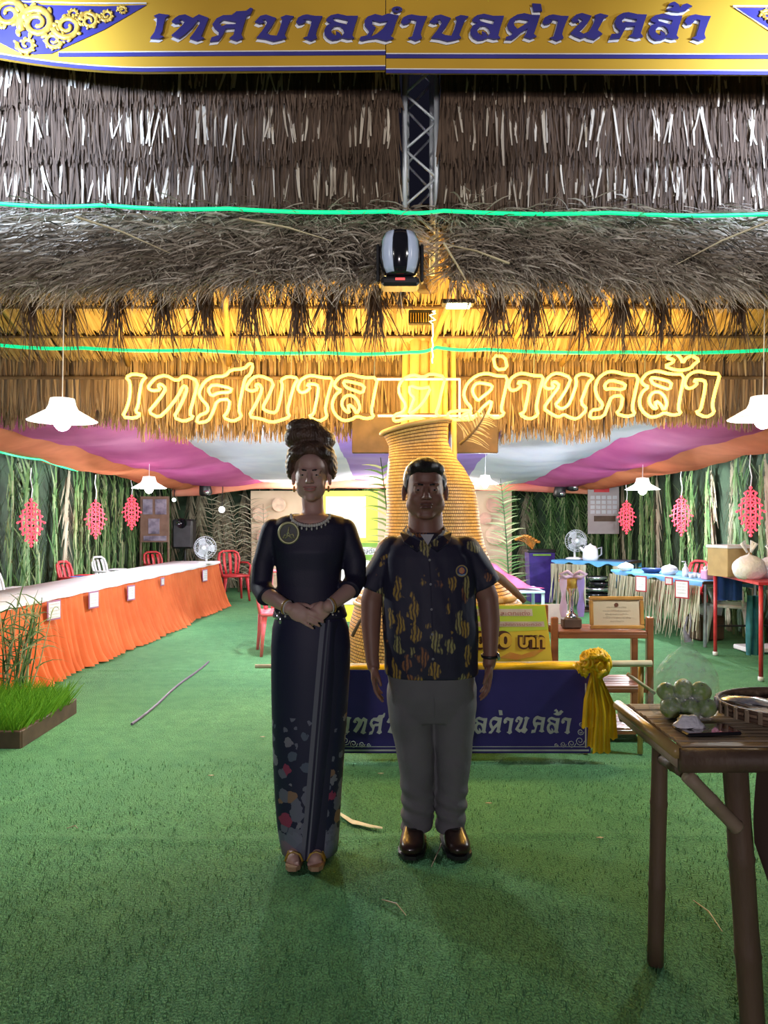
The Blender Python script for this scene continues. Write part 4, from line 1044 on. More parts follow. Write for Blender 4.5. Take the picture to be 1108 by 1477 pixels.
pleats([(xl_at(TY0), TY0, 0), (xl_at(TY1), TY1, 0), (xl_at(TY1) - .72, TY1, 0)][::1], TH - .02, 'orange_skirt', M['orange_cloth'], LT)
for Y in (5.9, 7.4, 9.8, 12.1):
    for dx in (-.06, -.66):
        mb = MB(); mb.tube([(xl_at(Y) + dx, Y, -.008), (xl_at(Y) + dx, Y, TH - .03)], .02, 8); link('leg', mb, M['steel'], LT)
def notice(px, py, w, h, Y, lb, red=False, rz=0):
    w *= 1.25; h *= 1.12
    c = P(px, py, Y); o = thing('paper_notice', lb, 'notice', tuple(c - Vector((0, 0, h / 2))), rz, 'framed paper notices on the tables')
    Mr = Matrix.Rotation(rz, 3, 'Z')
    mb = MB(); mb.box(c, (w, .006, h), Mr, .002); link('frame', mb, M['red_frame'] if red else M['purple_frame'], o)
    mb = MB(); mb.box(c + Mr @ Vector((0, -.005, 0)), (w - .03, .004, h - .03), Mr); link('sheet', mb, M['paper'], o)
    for k in range(4):
        font_text('รายการอาหารพื้นบ้าน', lambda x, y: c + Mr @ Vector((-w * .36 + x, -.008, h * (.28 - .17 * k) + y)), .016, M['grey'], o, width=w * .68)
M['purple_frame'] = mat('purple_frame', (.35, .16, .30), (.3, .12, .24), .5)
for (px, py, Yn, w, h, lb) in ((54, 880, 6.75, .145, .155, 'white paper notice nearest the camera on the orange skirt'), (117, 865, 7.55, .13, .15, 'second white paper notice along the orange skirt'), (164, 855, 8.5, .12, .15, 'third white paper notice along the orange skirt'), (202, 839, 9.5, .07, .09, 'smallest white paper notice on the orange skirt edge'), (265, 830, 11.3, .12, .16, 'farthest white paper notice on the orange skirt')):
    Y = Yn; x = xl_at(Y) + .065; notice(px, py, w, h, Y, lb, False, PI / 2 - .25)
    o = [q for q in bpy.data.objects if q.get('label') == lb][0]; o.location.x = x

# ------------------------------------------------------------ plastic chairs
def chair(name, m, loc, rz, label, grp=None, arms=True):
    o = thing(name, label, 'chair', loc, rz, grp)
    def W_(mb, nm, sm=True): link(nm, mb, m, o, sm, world=False)
    mb = MB(); mb.ring_loft([[Vector((x * s, y * s - .01, z)) for x, y in ((-.22, -.21), (0, -.235), (.22, -.21), (.23, 0), (.20, .2), (0, .22), (-.20, .2), (-.23, 0))] for s, z in ((1, .405), (1.02, .42), (1, .44), (.8, .432))]); W_(mb, 'seat')
    mb = MB(); rings = []
    for z, w, y in ((.44, .17, .20), (.52, .19, .22), (.62, .215, .245), (.72, .225, .27), (.80, .20, .29), (.835, .12, .30)):
        rings.append([Vector((w * math.sin(a), y + .05 * math.cos(a * 1.2) - .05, z)) for a in [(-1 + 2 * k / 8) for k in range(9)]])
    th = [[p + Vector((0, -.014, 0)) for p in g][::-1] for g in rings]
    slat = MB()
    for c in range(0, 9, 2):                                        # vertical splats with gaps
        if c == 8: continue
        l = [[g[c], g[c + 1], g[c + 1] + Vector((0, -.012, 0)), g[c] + Vector((0, -.012, 0))] for g in rings[:-1]]
        slat.ring_loft(l)
    W_(slat, 'back_splats')
    mb = MB(); mb.tube([rings[k][0] for k in range(6)] + [rings[5][k] for k in range(2, 7, 2)] + [rings[k][8] for k in range(5, -1, -1)], .018, 7); W_(mb, 'backrest_frame')
    for sx in (-1, 1):
        for sy in (-1, 1):
            mb = MB(); mb.ring_loft([[Vector((sx * (.19 + .035 * (1 - z / .41)) + dx * s, sy * (.18 + .04 * (1 - z / .41)) + dy * s, z)) for dx, dy in ((-.02, -.02), (.02, -.02), (.02, .02), (-.02, .02))] for z, s in ((-.006, .7), (.2, .9), (.41, 1.5))]); W_(mb, 'leg')
        if arms:
            mb = MB(); mb.tube([(sx * .235, -.17, .43), (sx * .26, -.16, .60), (sx * .255, -.05, .64), (sx * .235, .14, .64), (sx * .215, .22, .63)], .017, 7); W_(mb, 'armrest')
    return o
chair('plastic_chair', M['red_plastic'], (wx(336, 13.2), 13.2, 0), .5, 'red plastic chair standing clear at the far end of the orange table', 'red plastic chairs')
chair('plastic_chair', M['white_plastic'], (-3.98, 8.3, 0), 1.7, 'white plastic armchair behind the near end of the orange table', 'white plastic chairs')
chair('plastic_chair', M['white_plastic'], (-4.0, 11.3, 0), 1.4, 'white plastic armchair behind the far end of the orange table', 'white plastic chairs')
chair('plastic_chair', M['red_plastic'], (-4.0, 10.1, 0), 1.5, 'red plastic chair below the blue bucket behind the orange table', 'red plastic chairs')
chair('plastic_chair', M['red_plastic'], (-3.75, 12.9, 0), 1.0, 'red plastic chair tucked behind the table beside the fan', 'red plastic chairs')
chair('plastic_chair', M['pink_plastic'], (wx(405, 8.1), 8.1, 0), 0.25, 'pink plastic chair standing behind the woman in navy', 'pink plastic chairs')
chair('plastic_chair', M['red_plastic'], (4.0, 10.2, 0), -1.3, 'red plastic chair behind the blue tables on the right', 'red plastic chairs')
c = P(198, 806, 10.4); mb = MB(); mb.lathe([(.09, 0), (.115, .2), (.12, .205), (.11, .2), (.085, .01)], (-4.02, 10.05, .445), 18, cap=True); solo('bucket', mb, mat('blue_bucket', (.05, .12, .4), None, .4), 'small blue bucket behind the orange table', 'bucket', smooth=True)

# ------------------------------------------------------------ fans, speaker, notice board, calendar
def fan(px, py, Y, zb, r, label):
    c = P(px, py, Y); o = thing('electric_fan', label, 'fan', (c.x, c.y, zb), 0, 'grey electric fans')
    mb = MB()
    for k in range(28):
        a = 2 * PI * k / 28; mb.tube([c + Vector((.03 * math.cos(a), -.07, .03 * math.sin(a))), c + Vector((r * .8 * math.cos(a + .2), -.06, r * .8 * math.sin(a + .2))), c + Vector((r * math.cos(a + .3), 0, r * math.sin(a + .3))), c + Vector((r * .5 * math.cos(a + .2), .07, r * .5 * math.sin(a + .2)))], .003, 4)
    for rr, yy in ((r, 0), (r * .8, -.06), (r * .45, -.068)):
        mb.tube([c + Vector((rr * math.cos(2 * PI * k / 28), yy, rr * math.sin(2 * PI * k / 28))) for k in range(28)], .005, 5, closed=True)
    link('guard', mb, M['fan_grey'], o, True)
    for k in range(3):
        mb = MB(); a0 = 2 * PI * k / 3; pts = []
        for (rr, da) in ((.15, -.3), (.6, -.6), (.9, -.45), (.95, .1), (.7, .45), (.3, .4)): pts.append((r * rr * math.cos(a0 + da), r * rr * math.sin(a0 + da)))
        mb.poly(pts, (), lambda x, y, t: c + Vector((x, .01 + .05 * math.sin(math.atan2(y, x) - a0) * (math.hypot(x, y) / r) + t, y)), .004); link('blade', mb, M['fan_grey'], o)
    mb = MB(); mb.lathe([(.001, -.085), (.03, -.08), (.035, -.05), (.05, .06), (.045, .13), (.01, .14)], c, 14, Matrix.Rotation(-PI / 2, 3, 'X')); link('hub_and_motor', mb, M['white_plastic'], o, True)
    mb = MB(); mb.tube([c + Vector((0, .08, -.02)), (c.x, c.y + .08, zb + .02)], .018, 8); link('pole', mb, M['white_plastic'], o, True)
    mb = MB(); mb.lathe([(.001, .03), (.10, .028), (.14, .01), (.14, 0)], (c.x, c.y + .08, zb), 20, cap=False); link('foot', mb, M['white_plastic'], o, True)
fan(296, 790, 11.6, TH + .008, .17, 'grey round fan on the far end of the orange skirted table')
fan(831, 780, 11.9, .775, .17, 'grey round fan standing on the rear blue table')
SPK = thing('loudspeaker', 'black loudspeaker hung before the far left palm screen', 'speaker', (wx(266, 13.6), 13.6, wz(792, 13.6)))
c = P(266, 770, 13.6); mb = MB(); mb.box(c, (.36, .3, .52), None, .03); link('cabinet', mb, M['black'], SPK)
mb = MB(); mb.box(c + Vector((0, -.155, -.04)), (.30, .012, .38), None, .004); link('grille', mb, mat('dark_grille', (.06, .06, .07), None, .6), SPK)
mb = MB(); mb.lathe([(.001, .0), (.06, .01), (.09, .03)], c + Vector((0, -.165, .19)), 14, Matrix.Rotation(PI / 2, 3, 'X')); link('tweeter', mb, M['black_gloss'], SPK, True)
mb = MB(); mb.tube([c + Vector((0, .05, -.26)), Vector((c.x, c.y + .05, 0))], .02, 8); link('stand_pole', mb, M['black'], SPK)
NBd = thing('picture_board', 'brown wooden board of framed pictures on the left palm screen', 'board', (wx(223, 12.9), 12.9, wz(782, 12.9)))
def pbox(x0, y0, x1, y1, Y, th, name, m, par, ch=0):
    A, B = P(x0, y0, Y), P(x1, y1, Y); mb = MB(); mb.box(((A.x + B.x) / 2, Y, (A.z + B.z) / 2), (B.x - A.x, th, A.z - B.z), None, ch); return link(name, mb, m, par)
pbox(203, 716, 243, 782, 12.9, .03, 'panel', mat('board_brown', (.22, .13, .09), (.16, .09, .06), .6), NBd)
pic = mat('picture', (.30, .28, .36), (.10, .09, .14), .4, 9)
for (x0, y0, x1, y1) in ((206, 720, 220, 742), (224, 720, 240, 742), (214, 748, 230, 770), (207, 773, 240, 780)): pbox(x0, y0, x1, y1, 12.87, .02, 'picture', pic, NBd, .004)
for px in (203, 243):
    mb = MB(); mb.tube([P(px, 716, 12.95), Vector((wx(px, 12.95), 12.95, 0))], .02, 6); link('post', mb, M['bamboo_dark'], NBd)
CL = thing('hanging_calendar', 'large faded grey calendar poster with red heading hanging on the far right', 'calendar', (wx(869, 13.4), 13.4, wz(772, 13.4)))
pbox(848, 702, 893, 770, 13.4, .012, 'sheet', mat('calendar_sheet', (.42, .38, .38), (.34, .30, .30), .6, 2), CL)
pbox(857, 703, 879, 710, 13.385, .01, 'heading', M['red_plastic'], CL)
for r0 in range(4):
    for k in range(5): pbox(852 + k * 8, 715 + r0 * 7, 858 + k * 8, 720 + r0 * 7, 13.388, .008, 'date_cell', M['fan_grey'], CL)
q = P(856, 752, 13.38); font_text('2567', lambda x, y: q + Vector((x, 0, y)), .10, M['dark_wood'], CL, width=.33) if False else None
pbox(857, 744, 888, 752, 13.385, .008, 'dark_line', M['dark_wood'], CL)
mb = MB(); mb.tube([P(845, 701, 13.4), P(896, 701, 13.4)], .012, 6); link('top_rod', mb, M['bamboo_dark'], CL)
mb = MB(); mb.tube([P(870, 701, 13.4), P(870, 690, 13.45)], .006, 5); link('cord', mb, M['bamboo_dark'], CL)

# purple crate box, orange thing, pink draped low table
pc = thing('purple_bin', 'purple plastic bin with black lid at the far end, right of the woven basket', 'bin', (wx(778, 13.0), 13.0, 0))
mb = MB(); A = wx(760, 13), wx(797, 13); mb.ring_loft([[Vector((x, y, z)) for x, y in ((A[0] + d, 12.8 + d), (A[1] - d, 12.8 + d), (A[1] - d, 13.2 - d), (A[0] + d, 13.2 - d))] for z, d in ((0, .03), (.84, 0))]); link('body', mb, M['purple_plastic'], pc)
mb = MB(); mb.box((wx(778, 13), 13, .86), (.48, .44, .05), None, .015); link('lid', mb, M['black'], pc)
mb = MB(); mb.box((wx(778, 13), 12.78, .80), (.3, .02, .03)); link('green_label', mb, grn, pc)
fl_ = thing('orange_flower_spray', 'small lit orange flower spray above the purple bin', 'flowers', (wx(768, 13.1), 13.1, .885))
for k in range(9):
    mb = MB(); p0 = Vector((wx(768, 13.1), 13.1, .88)); p1 = P(745 + k * 4, 778 - 5 * math.sin(k * .5), 13.1 + .04 * math.sin(k)); mb.tube([p0, p0.lerp(p1, .5) + Vector((0, 0, .05)), p1], .007, 5); mb.ball(p1, (.035, .03, .025)); link('flower', mb, mat('orange_flower', (.9, .35, .06), None, .5) if k == 0 else bpy.data.materials['orange_flower'], fl_, True)
PT = thing('low_table', 'low white framed table with a blue basin, draped with pink cloth', 'table', (wx(745, 9.3), 9.3, 0))
x0, x1 = wx(700, 9.3), wx(776, 9.3)
for x in (x0, x1):
    for Y in (9.0, 9.6): mb = MB(); mb.box((x, Y, .26), (.035, .035, .53), None, .004); link('leg', mb, mat('pale_blue_frame', (.55, .72, .85), (.45, .62, .78), .4) if x == x0 and Y == 9.0 else bpy.data.materials['pale_blue_frame'], PT)
mb = MB(); mb.box(((x0 + x1) / 2, 9.3, .545), (x1 - x0 + .04, .66, .03), None, .005); link('table_top', mb, bpy.data.materials['pale_blue_frame'], PT)
mb = MB(); mb.box((x1 - .3, 8.98, .05), (.6, .03, .03)); link('lower_rail', mb, bpy.data.materials['pale_blue_frame'], PT)
pkc = MB(); nx_, ny_ = 16, 12
for j in range(ny_ + 1):
    for i in range(nx_ + 1):
        u, v = i / nx_, j / ny_; px = lerp(696, lerp(742, 780, v), u); hgt = lerp(806, 846, max(0, u) ** 1.6 * .95)
        p = P(px, 0, 9.25); z = lerp(wz(hgt, 9.25), .575, v ** 2.2) + .012 * math.sin(i * .9 + j * .5)
        pkc.v.append(Vector((p.x, 9.60 - .60 * v + .015 * math.sin(i * .8), max(z, .566 + .002 * j))))
for j in range(ny_):
    for i in range(nx_): q = j * (nx_ + 1) + i; pkc.face([q, q + 1, q + nx_ + 2, q + nx_ + 1])
solo('pink_cloth', pkc, M['pink_cloth'], 'bright pink cloth heaped on the low table right of the man', 'cloth', smooth=True)
mb = MB(); mb.lathe([(.08, 0), (.16, .07), (.18, .10), (.165, .10), (.14, .06), (.02, .012)], (wx(750, 9.05), 9.08, .17), 20, cap=True); solo('basin', mb, M['blue_cloth'], 'dark blue basin under the pink draped table', 'basin', smooth=True)
bpy.data.objects['basin'].location.z = .0

# ------------------------------------------------------------ right side: blue tables with straw skirts
def blue_table(name, p, depth, label, th=.75, gap=None):
    """p: front edge from near (right) to far (left) as (x, y) pairs"""
    (xa, ya), (xb, yb) = p; d = Vector((xb - xa, yb - ya, 0)); L = d.length; d.normalize(); nr = Vector((d.y, -d.x, 0)) 
    if nr.x > 0: nr = -nr                                          # outward = towards the aisle
    o = thing(name, label, 'table', ((xa + xb) / 2, (ya + yb) / 2, 0)); a, b = Vector((xa, ya, 0)), Vector((xb, yb, 0))
    pts = [a, b, b - nr * depth, a - nr * depth]
    mb = MB(); mb.poly([(q.x, q.y) for q in pts], (), lambda x, y, t: Vector((x, y, th - t)), .03); link('table_top', mb, M['dark_wood'], o)
    mb = MB(); n = 26
    rings = []
    for i in range(n + 1):
        q = a.lerp(b, i / n); sag = .05 + .03 * math.sin(i * .9)
        rings.append([q + nr * .02 + Vector((0, 0, th - sag)), q + nr * .016 + Vector((0, 0, th)), q + Vector((0, 0, th + .006)), q - nr * depth + Vector((0, 0, th + .006)), q - nr * (depth + .015) + Vector((0, 0, th - .1))])
    mb.ring_loft(rings, closed=False); link('blue_cloth', mb, M['blue_cloth'], o, True)
    mb = MB(); k = 0
    while k < L / .011:
        s = k * .011; k += 1
        if gap and gap[0] < s / L < gap[1]: continue
        q = a + d * s; mb.cur = min(1, max(0, R.gauss(.65, .2)))
        mb.strand(q + nr * R.uniform(.02, .05) + Vector((0, 0, th - .05)), Vector((nr.x * .08 + R.gauss(0, .04), nr.y * .08 + R.gauss(0, .04), -1)), (th - .06) * R.uniform(.55, .99), R.uniform(.012, .03), 0, (d.x, d.y, 0), 3, .35, R.gauss(0, .012))
    link('straw_skirt', mb, M['dry_palm'], o)['kind'] = 'stuff'
    for q in (a, b):
        for dd in (.06, depth - .06):
            w = q - nr * dd + d * (.06 if q is a else -.06); mb = MB(); mb.tube([(w.x, w.y, -.006), (w.x, w.y, th - .03)], .02, 8); link('leg', mb, M['steel'], o)
    return o
blue_table('straw_skirted_table', ((3.50, 8.35), (3.08, 10.3)), .75, 'nearer blue topped table with straw skirt on the right', .72)
blue_table('straw_skirted_table', ((3.52, 11.2), (2.62, 11.9)), .75, 'rear blue topped table with straw skirt before the palm screen', .76, (.12, .5))
# front wide face of the rear table's clutter
ck = thing('stacked_cookware', 'dark stacked pots and trays under the rear blue table', 'cookware', (3.30, 11.55, 0))
for k in range(6):
    mb = MB(); mb.lathe([(.05, 0), (.22 - .015 * k, .02), (.24 - .015 * k, .07), (.225 - .015 * k, .07), (.2 - .015 * k, .03)], (3.28 + .03 * math.sin(k * 2), 11.68, .03 + .085 * k), 20, cap=True); link('metal_tray', mb, M['silver'] if k % 2 else M['black_gloss'], ck, True)
mb = MB(); mb.box((3.28, 11.68, .012), (.5, .4, .02), None, .004); link('base_board', mb, M['dark_wood'], ck)
mb = MB(); mb.box((2.98, 11.55, .47), (.02, .02, .02));
bc = MB()
A, B = P(889, 824, 10.35), P(907, 848, 10.35)
bc.ring_loft([[Vector((lerp(A.x, B.x, i / 8), 10.38 + .02 * math.sin(i * 1.8), lerp(A.z, B.z - .02 * (i % 3), j / 6))) for i in range(9)] for j in range(7)], closed=False)
solo('blue_cloth_flap', bc, M['blue_cloth'], 'loose blue cloth flap hanging at the far corner of the nearer blue table', 'cloth', smooth=True)
for (px, py, Y, w, h, lb) in ((925, 842, 9.2, .12, .17, 'red framed notice at the far end of the nearer blue table'), (965, 838, 8.75, .08, .08, 'small red framed notice in the middle of the nearer blue table'), (984, 850, 8.45, .135, .18, 'largest red framed notice near the right end of the blue table')):
    notice(px, py, w, h, Y, lb, True, -.9)
def tabletop(px, Y, th=.726): return Vector((wx(px, Y), Y, th))
# items on the nearer blue table
def bagm(c, r, h, seed, m, name, label, cat='plastic bag', ears=True):
    r_ = random.Random(seed); mb = MB(); rings = []
    for i in range(13):
        t = i / 12; rr = r * (math.sin(PI * min(1, t * 1.05 + .12)) ** .55) * (1 if t < .75 else 1 - (t - .75) * 2.6); g = []
        for k in range(20):
            a = 2 * PI * k / 20; q = rr * (1 + .16 * noise.noise(Vector((math.cos(a) * 2 + seed, math.sin(a) * 2, t * 4))))
            g.append(c + Vector((q * math.cos(a), q * .85 * math.sin(a), h * t)))
        rings.append(g)
    mb.ring_loft(rings)
    if ears:
        for sx in (-1, 1): mb.tube([c + Vector((sx * r * .1, 0, h * .9)), c + Vector((sx * r * .45, 0, h * 1.2)), c + Vector((sx * r * .25, .02, h * 1.28)), c + Vector((sx * .02, .01, h * .95))], [.012, .02, .02, .01], 6, flat=.3)
    return solo(name, mb, m, label, cat, smooth=True)
bagm(tabletop(903, 10.0), .10, .13, 3, M['film_white'], 'plastic_bag', 'cloudy clear plastic bag at the far end of the nearer blue table', ears=False)
bagm(tabletop(966, 9.3), .10, .15, 4, M['film_white'], 'plastic_bag', 'clear plastic bag standing in the middle of the nearer blue table', ears=False)
bot = thing('water_bottle', 'small clear pump bottle on the blue table', 'bottle', tuple(tabletop(989, 9.0)))
c = tabletop(989, 9.0); mb = MB(); mb.lathe([(.001, .0), (.035, 0), (.037, .09), (.014, .125), (.014, .135)], c, 16); link('bottle_body', mb, M['film_white'], bot, True)
mb = MB(); mb.lathe([(.018, .135), (.018, .15), (.006, .155), (.006, .18), (.001, .185)], c, 12); mb.box(c + Vector((-.02, 0, .18)), (.05, .014, .012)); link('pump', mb, M['white_plastic'], bot, True)
mb = MB(); c = tabletop(1022, 8.6); mb.box(c + Vector((0, 0, .055)), (.14, .1, .11), Matrix.Rotation(.3, 3, 'Z'), .01); mb.lathe([(.012, .11), (.012, .16), (.02, .17)], c, 10); solo('pink_tissue_box', mb, mat('pale_pink', (.75, .42, .62), (.65, .35, .55), .6, 9), 'pale pink box at the right end of the blue table', 'box')
mb = MB(); c = tabletop(940, 9.6); mb.lathe([(.08, 0), (.12, .04), (.125, .06), (.11, .055), (.07, .01)], c + Vector((0, 0, 0)), 18, cap=True); solo('dish', mb, mat('navy_dish', (.03, .07, .25), None, .3), 'dark blue dish on the blue table beside the red chair back', 'dish', smooth=True)
for k, (px, Y) in enumerate(((1003, 8.9), (1010, 8.75), (997, 8.8))):
    c = tabletop(px, Y); mb = MB(); mb.lathe([(.001, 0), (.022, 0), (.028, .05), (.026, .05), (.02, .006)], c, 12); solo('cup', mb, M['white_plastic'], ['left white cup right of the pump bottle', 'rightmost white cup on the blue table', 'front white cup between the other two'][k], 'cup', 'small white cups', True)
# kettle and bag on rear table
c = Vector((wx(853, 11.7), 11.75, .767)); kt = thing('white_kettle', 'white electric kettle on the rear blue table beside the fan', 'kettle', tuple(c))
mb = MB(); mb.lathe([(.001, 0), (.11, 0), (.12, .05), (.11, .16), (.08, .22), (.03, .235), (.012, .255), (.001, .26)], c, 22); link('body', mb, M['white_plastic'], kt, True)
mb = MB(); mb.tube([c + Vector((.09, 0, .17)), c + Vector((.17, 0, .2)), c + Vector((.17, 0, .09)), c + Vector((.11, 0, .05))], .014, 7); link('handle', mb, M['grey'], kt, True)
mb = MB(); mb.tube([c + Vector((-.08, 0, .12)), c + Vector((-.16, 0, .2))], [.03, .014], 8); link('spout', mb, M['white_plastic'], kt, True)
# red framed metal table with box and white bags
RT = thing('red_metal_table', 'red metal framed table at the right edge carrying the box and white bags', 'table', (3.9, 7.4, 0))
rtz = .86; ra = [(wx(1027, 7.9), 7.95), (wx(1088, 6.7), 6.62), (4.3, 6.62), (4.3, 7.95)]
mb = MB(); mb.poly(ra, (), lambda x, y, t: Vector((x, y, rtz - t)), .025); link('table_top', mb, M['red_plastic'], RT)
for (x, y) in ra:
    xx = x + (.04 if x < 4.2 else -.04); yy = y + (.04 if y < 7 else -.04); mb = MB(); mb.tube([(xx, yy, -.006), (xx, yy, rtz - .02)], .019, 8); link('leg', mb, M['red_plastic'], RT, True)
    mb = MB(); mb.lathe([(.001, -.004), (.026, -.004), (.026, .03), (.02, .035)], (xx, yy, 0), 10); link('foot_cap', mb, M['white_plastic'], RT, True)
mb = MB(); mb.tube([Vector((ra[0][0] + .04, ra[0][1] - .04, .3)), Vector((ra[3][0] - .04, ra[3][1] - .04, .3))], .011, 6); link('stretcher', mb, M['black'], RT)
c = Vector((wx(1047, 7.3) + .06, 7.35, rtz + .001)); cb = thing('cardboard_box', 'tan cardboard box with white lid on the red metal table', 'box', tuple(c))
Mz = Matrix.Rotation(.35, 3, 'Z'); mb = MB(); mb.box(c + Vector((0, 0, .135)), (.30, .26, .27), Mz, .004); link('carton', mb, M['cardboard'], cb)
mb = MB(); mb.box(c + Vector((0, 0, .285)), (.32, .28, .03), Mz, .006); link('lid', mb, M['white_plastic'], cb)
bagm(Vector((wx(1083, 6.95), 6.98, rtz + .001)), .15, .27, 7, M['film_white'], 'plastic_bag', 'white knotted plastic bag beside the tan cardboard box')
bagm(Vector((wx(1118, 7.1), 7.1, rtz + .001)), .17, .25, 9, M['film_white'], 'plastic_bag', 'white plastic bag at the right edge on the red table')
# under the red table
bl = MB(); A, B = P(1030, 846, 7.98), P(1072, 866, 7.98); A.z = .85
bl.ring_loft([[Vector((lerp(A.x, B.x, i / 10), 7.985 + .015 * math.sin(i * 1.5), lerp(A.z, B.z, j / 4))) for i in range(11)] for j in range(5)], closed=False)
solo('blue_cloth_valance', bl, mat('royal_cloth', (.02, .09, .35), (.015, .06, .26), .7), 'royal blue cloth hanging behind the red table leg', 'cloth', smooth=True)
chair('plastic_chair', M['white_plastic'], (4.0, 8.75, 0), .9, 'white plastic chair under and behind the red metal table', 'white plastic chairs')
tc_ = MB(); A, B = P(1078, 856, 7.3), P(1100, 945, 7.3)
tc_.ring_loft([[Vector((lerp(A.x, B.x, i / 8), 7.3 + .035 * math.sin(i * 1.9 + j * .3), lerp(A.z - .02, B.z, j / 8))) for i in range(9)] for j in range(9)], closed=False)
solo('teal_cloth', tc_, M['teal_cloth'], 'dark teal cloth hanging below the red metal table', 'cloth', smooth=True)
mb = MB(); mb.box((wx(1020, 8.9), 8.95, .14), (.34, .26, .28), Matrix.Rotation(.2, 3, 'Z'), .02); solo('dark_crate', mb, M['dark_wood'], 'dark crate on the turf beside the straw skirt', 'crate')
bagm(Vector((wx(1022, 8.9), 8.95, .283)), .11, .17, 12, M['film_white'], 'plastic_bag', 'crumpled white bag on the dark crate under the red table', ears=False)
mb = MB(); mb.box((4.05, 8.15, .03), (.5, .3, .05), Matrix.Rotation(.1, 3, 'Z'), .01); solo('white_board', mb, M['paper'], 'pale flat package on the turf under the red table', 'package')

# ------------------------------------------------------------ rice seedlings in a tray, left edge
gx, gy = -2.75, 5.15
RTy = thing('seedling_tray', 'tray of bright green rice seedlings on the turf at the left edge', 'plant tray', (gx, gy, 0))
mb = MB()
for (dx, dy, lx, ly) in ((0, -.42, 1.0, .03), (0, .42, 1.0, .03), (.49, 0, .03, .84), (-.49, 0, .03, .84)): mb.box((gx + dx, gy + dy, .045), (lx, ly, .11), None, .005)
mb.box((gx, gy, .02), (.98, .84, .04)); link('tray', mb, M['dark_wood'], RTy)
mb = MB()
for k in range(5200):
    mb.cur = R.uniform(.2, .9); a = R.uniform(0, 6.28)
    mb.strand((gx + R.uniform(-.48, .48), gy + R.uniform(-.41, .41), .035), (math.cos(a) * .35 + .1, math.sin(a) * .35, 1), R.uniform(.12, .27), .007, .5, None, 2, .2)
link('seedlings', mb, straw('seedling', [(.05, .17, .01), (.12, .33, .02), (.24, .5, .04)], .5, .25), RTy)['kind'] = 'stuff'
TPl = thing('tall_grass_plant', 'tall thin rice stalks standing at the left edge behind the seedling tray', 'plant', (-2.74, 5.6, 0))
for k in range(26):
    mb = MB(); mb.cur = R.random(); b = Vector((-2.76 + R.gauss(0, .07), 5.6 + R.gauss(0, .05), 0)); top = b + Vector((R.gauss(.05, .1), R.gauss(0, .08), R.uniform(.6, .85)))
    mb.tube([b, b.lerp(top, .5) + Vector((R.gauss(0, .02), 0, 0)), top], [.006, .005, .003], 5)
    for j in range(4):
        q = b.lerp(top, R.uniform(.35, 1)); mb.cur = R.random(); mb.strand(q, (R.gauss(0, .7), R.gauss(0, .5), .8), R.uniform(.15, .4), .011, 1.4, None, 4, .15)
    link('stalk', mb, M['palm'], TPl)

# ------------------------------------------------------------ foreground bamboo table
BTZ = .82; bx0, bx1, by0, by1 = .765, 2.35, 2.0, 2.45
BT = thing('bamboo_table', 'rustic bamboo slat table in the right foreground with braced pole legs', 'table', (1.5, 2.2, 0))
n = 12
for k in range(n):
    Y = lerp(by0 + .03, by1 - .015, k / (n - 1)); mb = MB(); rings = []
    wv = R.uniform(-.003, .003)
    for i in range(7):
        x = lerp(bx0 + .02, bx1, i / 6); w = .0185; h0 = BTZ + wv
        rings.append([(x, Y - w, h0 - .006), (x, Y - w * .9, h0 + .001), (x, Y, h0 + .004), (x, Y + w * .9, h0 + .001), (x, Y + w, h0 - .006)])
    mb.ring_loft(rings); link('slat', mb, M['bamboo_slat'], BT)
mb = MB(); mb.tube([(bx0, by1 + .04, BTZ - .012), (bx0, by0 - .01, BTZ - .012)], .017, 10); link('edge_strip', mb, mat('edge_bamboo', (.50, .36, .12), (.36, .25, .10), .35, 5), BT, True)
mb = MB(); mb.tube([(bx0 + .02, by1 + .03, BTZ - .04), (bx0 + .02, by0, BTZ - .04)], .024, 10); link('side_pole', mb, M['bamboo_slat'], BT, True)
mb = MB(); mb.tube([(bx0 + .005, by0 - .012, BTZ - .032)] + [(lerp(bx0, bx1, t), by0 - .012, BTZ - .032) for t in (.2, .5, 1)], [.032, .031, .033, .031], 12); link('front_pole', mb, M['bamboo_dark'], BT, True)
mb = MB(); mb.tube([(bx0, by1 + .02, BTZ - .032), (bx1, by1 + .02, BTZ - .032)], .028, 10); link('rear_pole', mb, M['bamboo_dark'], BT, True)
def pole(pts, r, name='leg', m='bamboo_dark'):
    A, B = Vector(pts[0]), Vector(pts[1]); q = []; rr = []
    nseg = max(2, int((B - A).length / .22))
    for i in range(nseg):
        t = i / nseg
        for dt, s in ((0, 1.0), (.35 / nseg, .96), (.9 / nseg, 1.0), (.95 / nseg, 1.09)): q.append(A.lerp(B, t + dt)); rr.append(r * s)
    q.append(B); rr.append(r); mb = MB(); mb.tube(q, rr, 12); link(name, mb, M[m], BT, True)
pole([(.868, 2.44, -.006), (.878, 2.42, BTZ - .03)], .026)
pole([(1.0, 2.06, -.006), (.942, 2.05, BTZ - .04)], .033)
pole([(2.2, 2.42, -.006), (2.2, 2.42, BTZ - .03)], .026)
pole([(2.22, 2.05, -.006), (2.22, 2.05, BTZ - .04)], .033)
pole([(bx0 + .03, 2.0, BTZ - .075), (.935, 2.015, .60)], .019, 'brace', 'bamboo_slat')
pole([(.80, 2.04, BTZ - .08), (.878, 2.40, .66)], .016, 'brace')
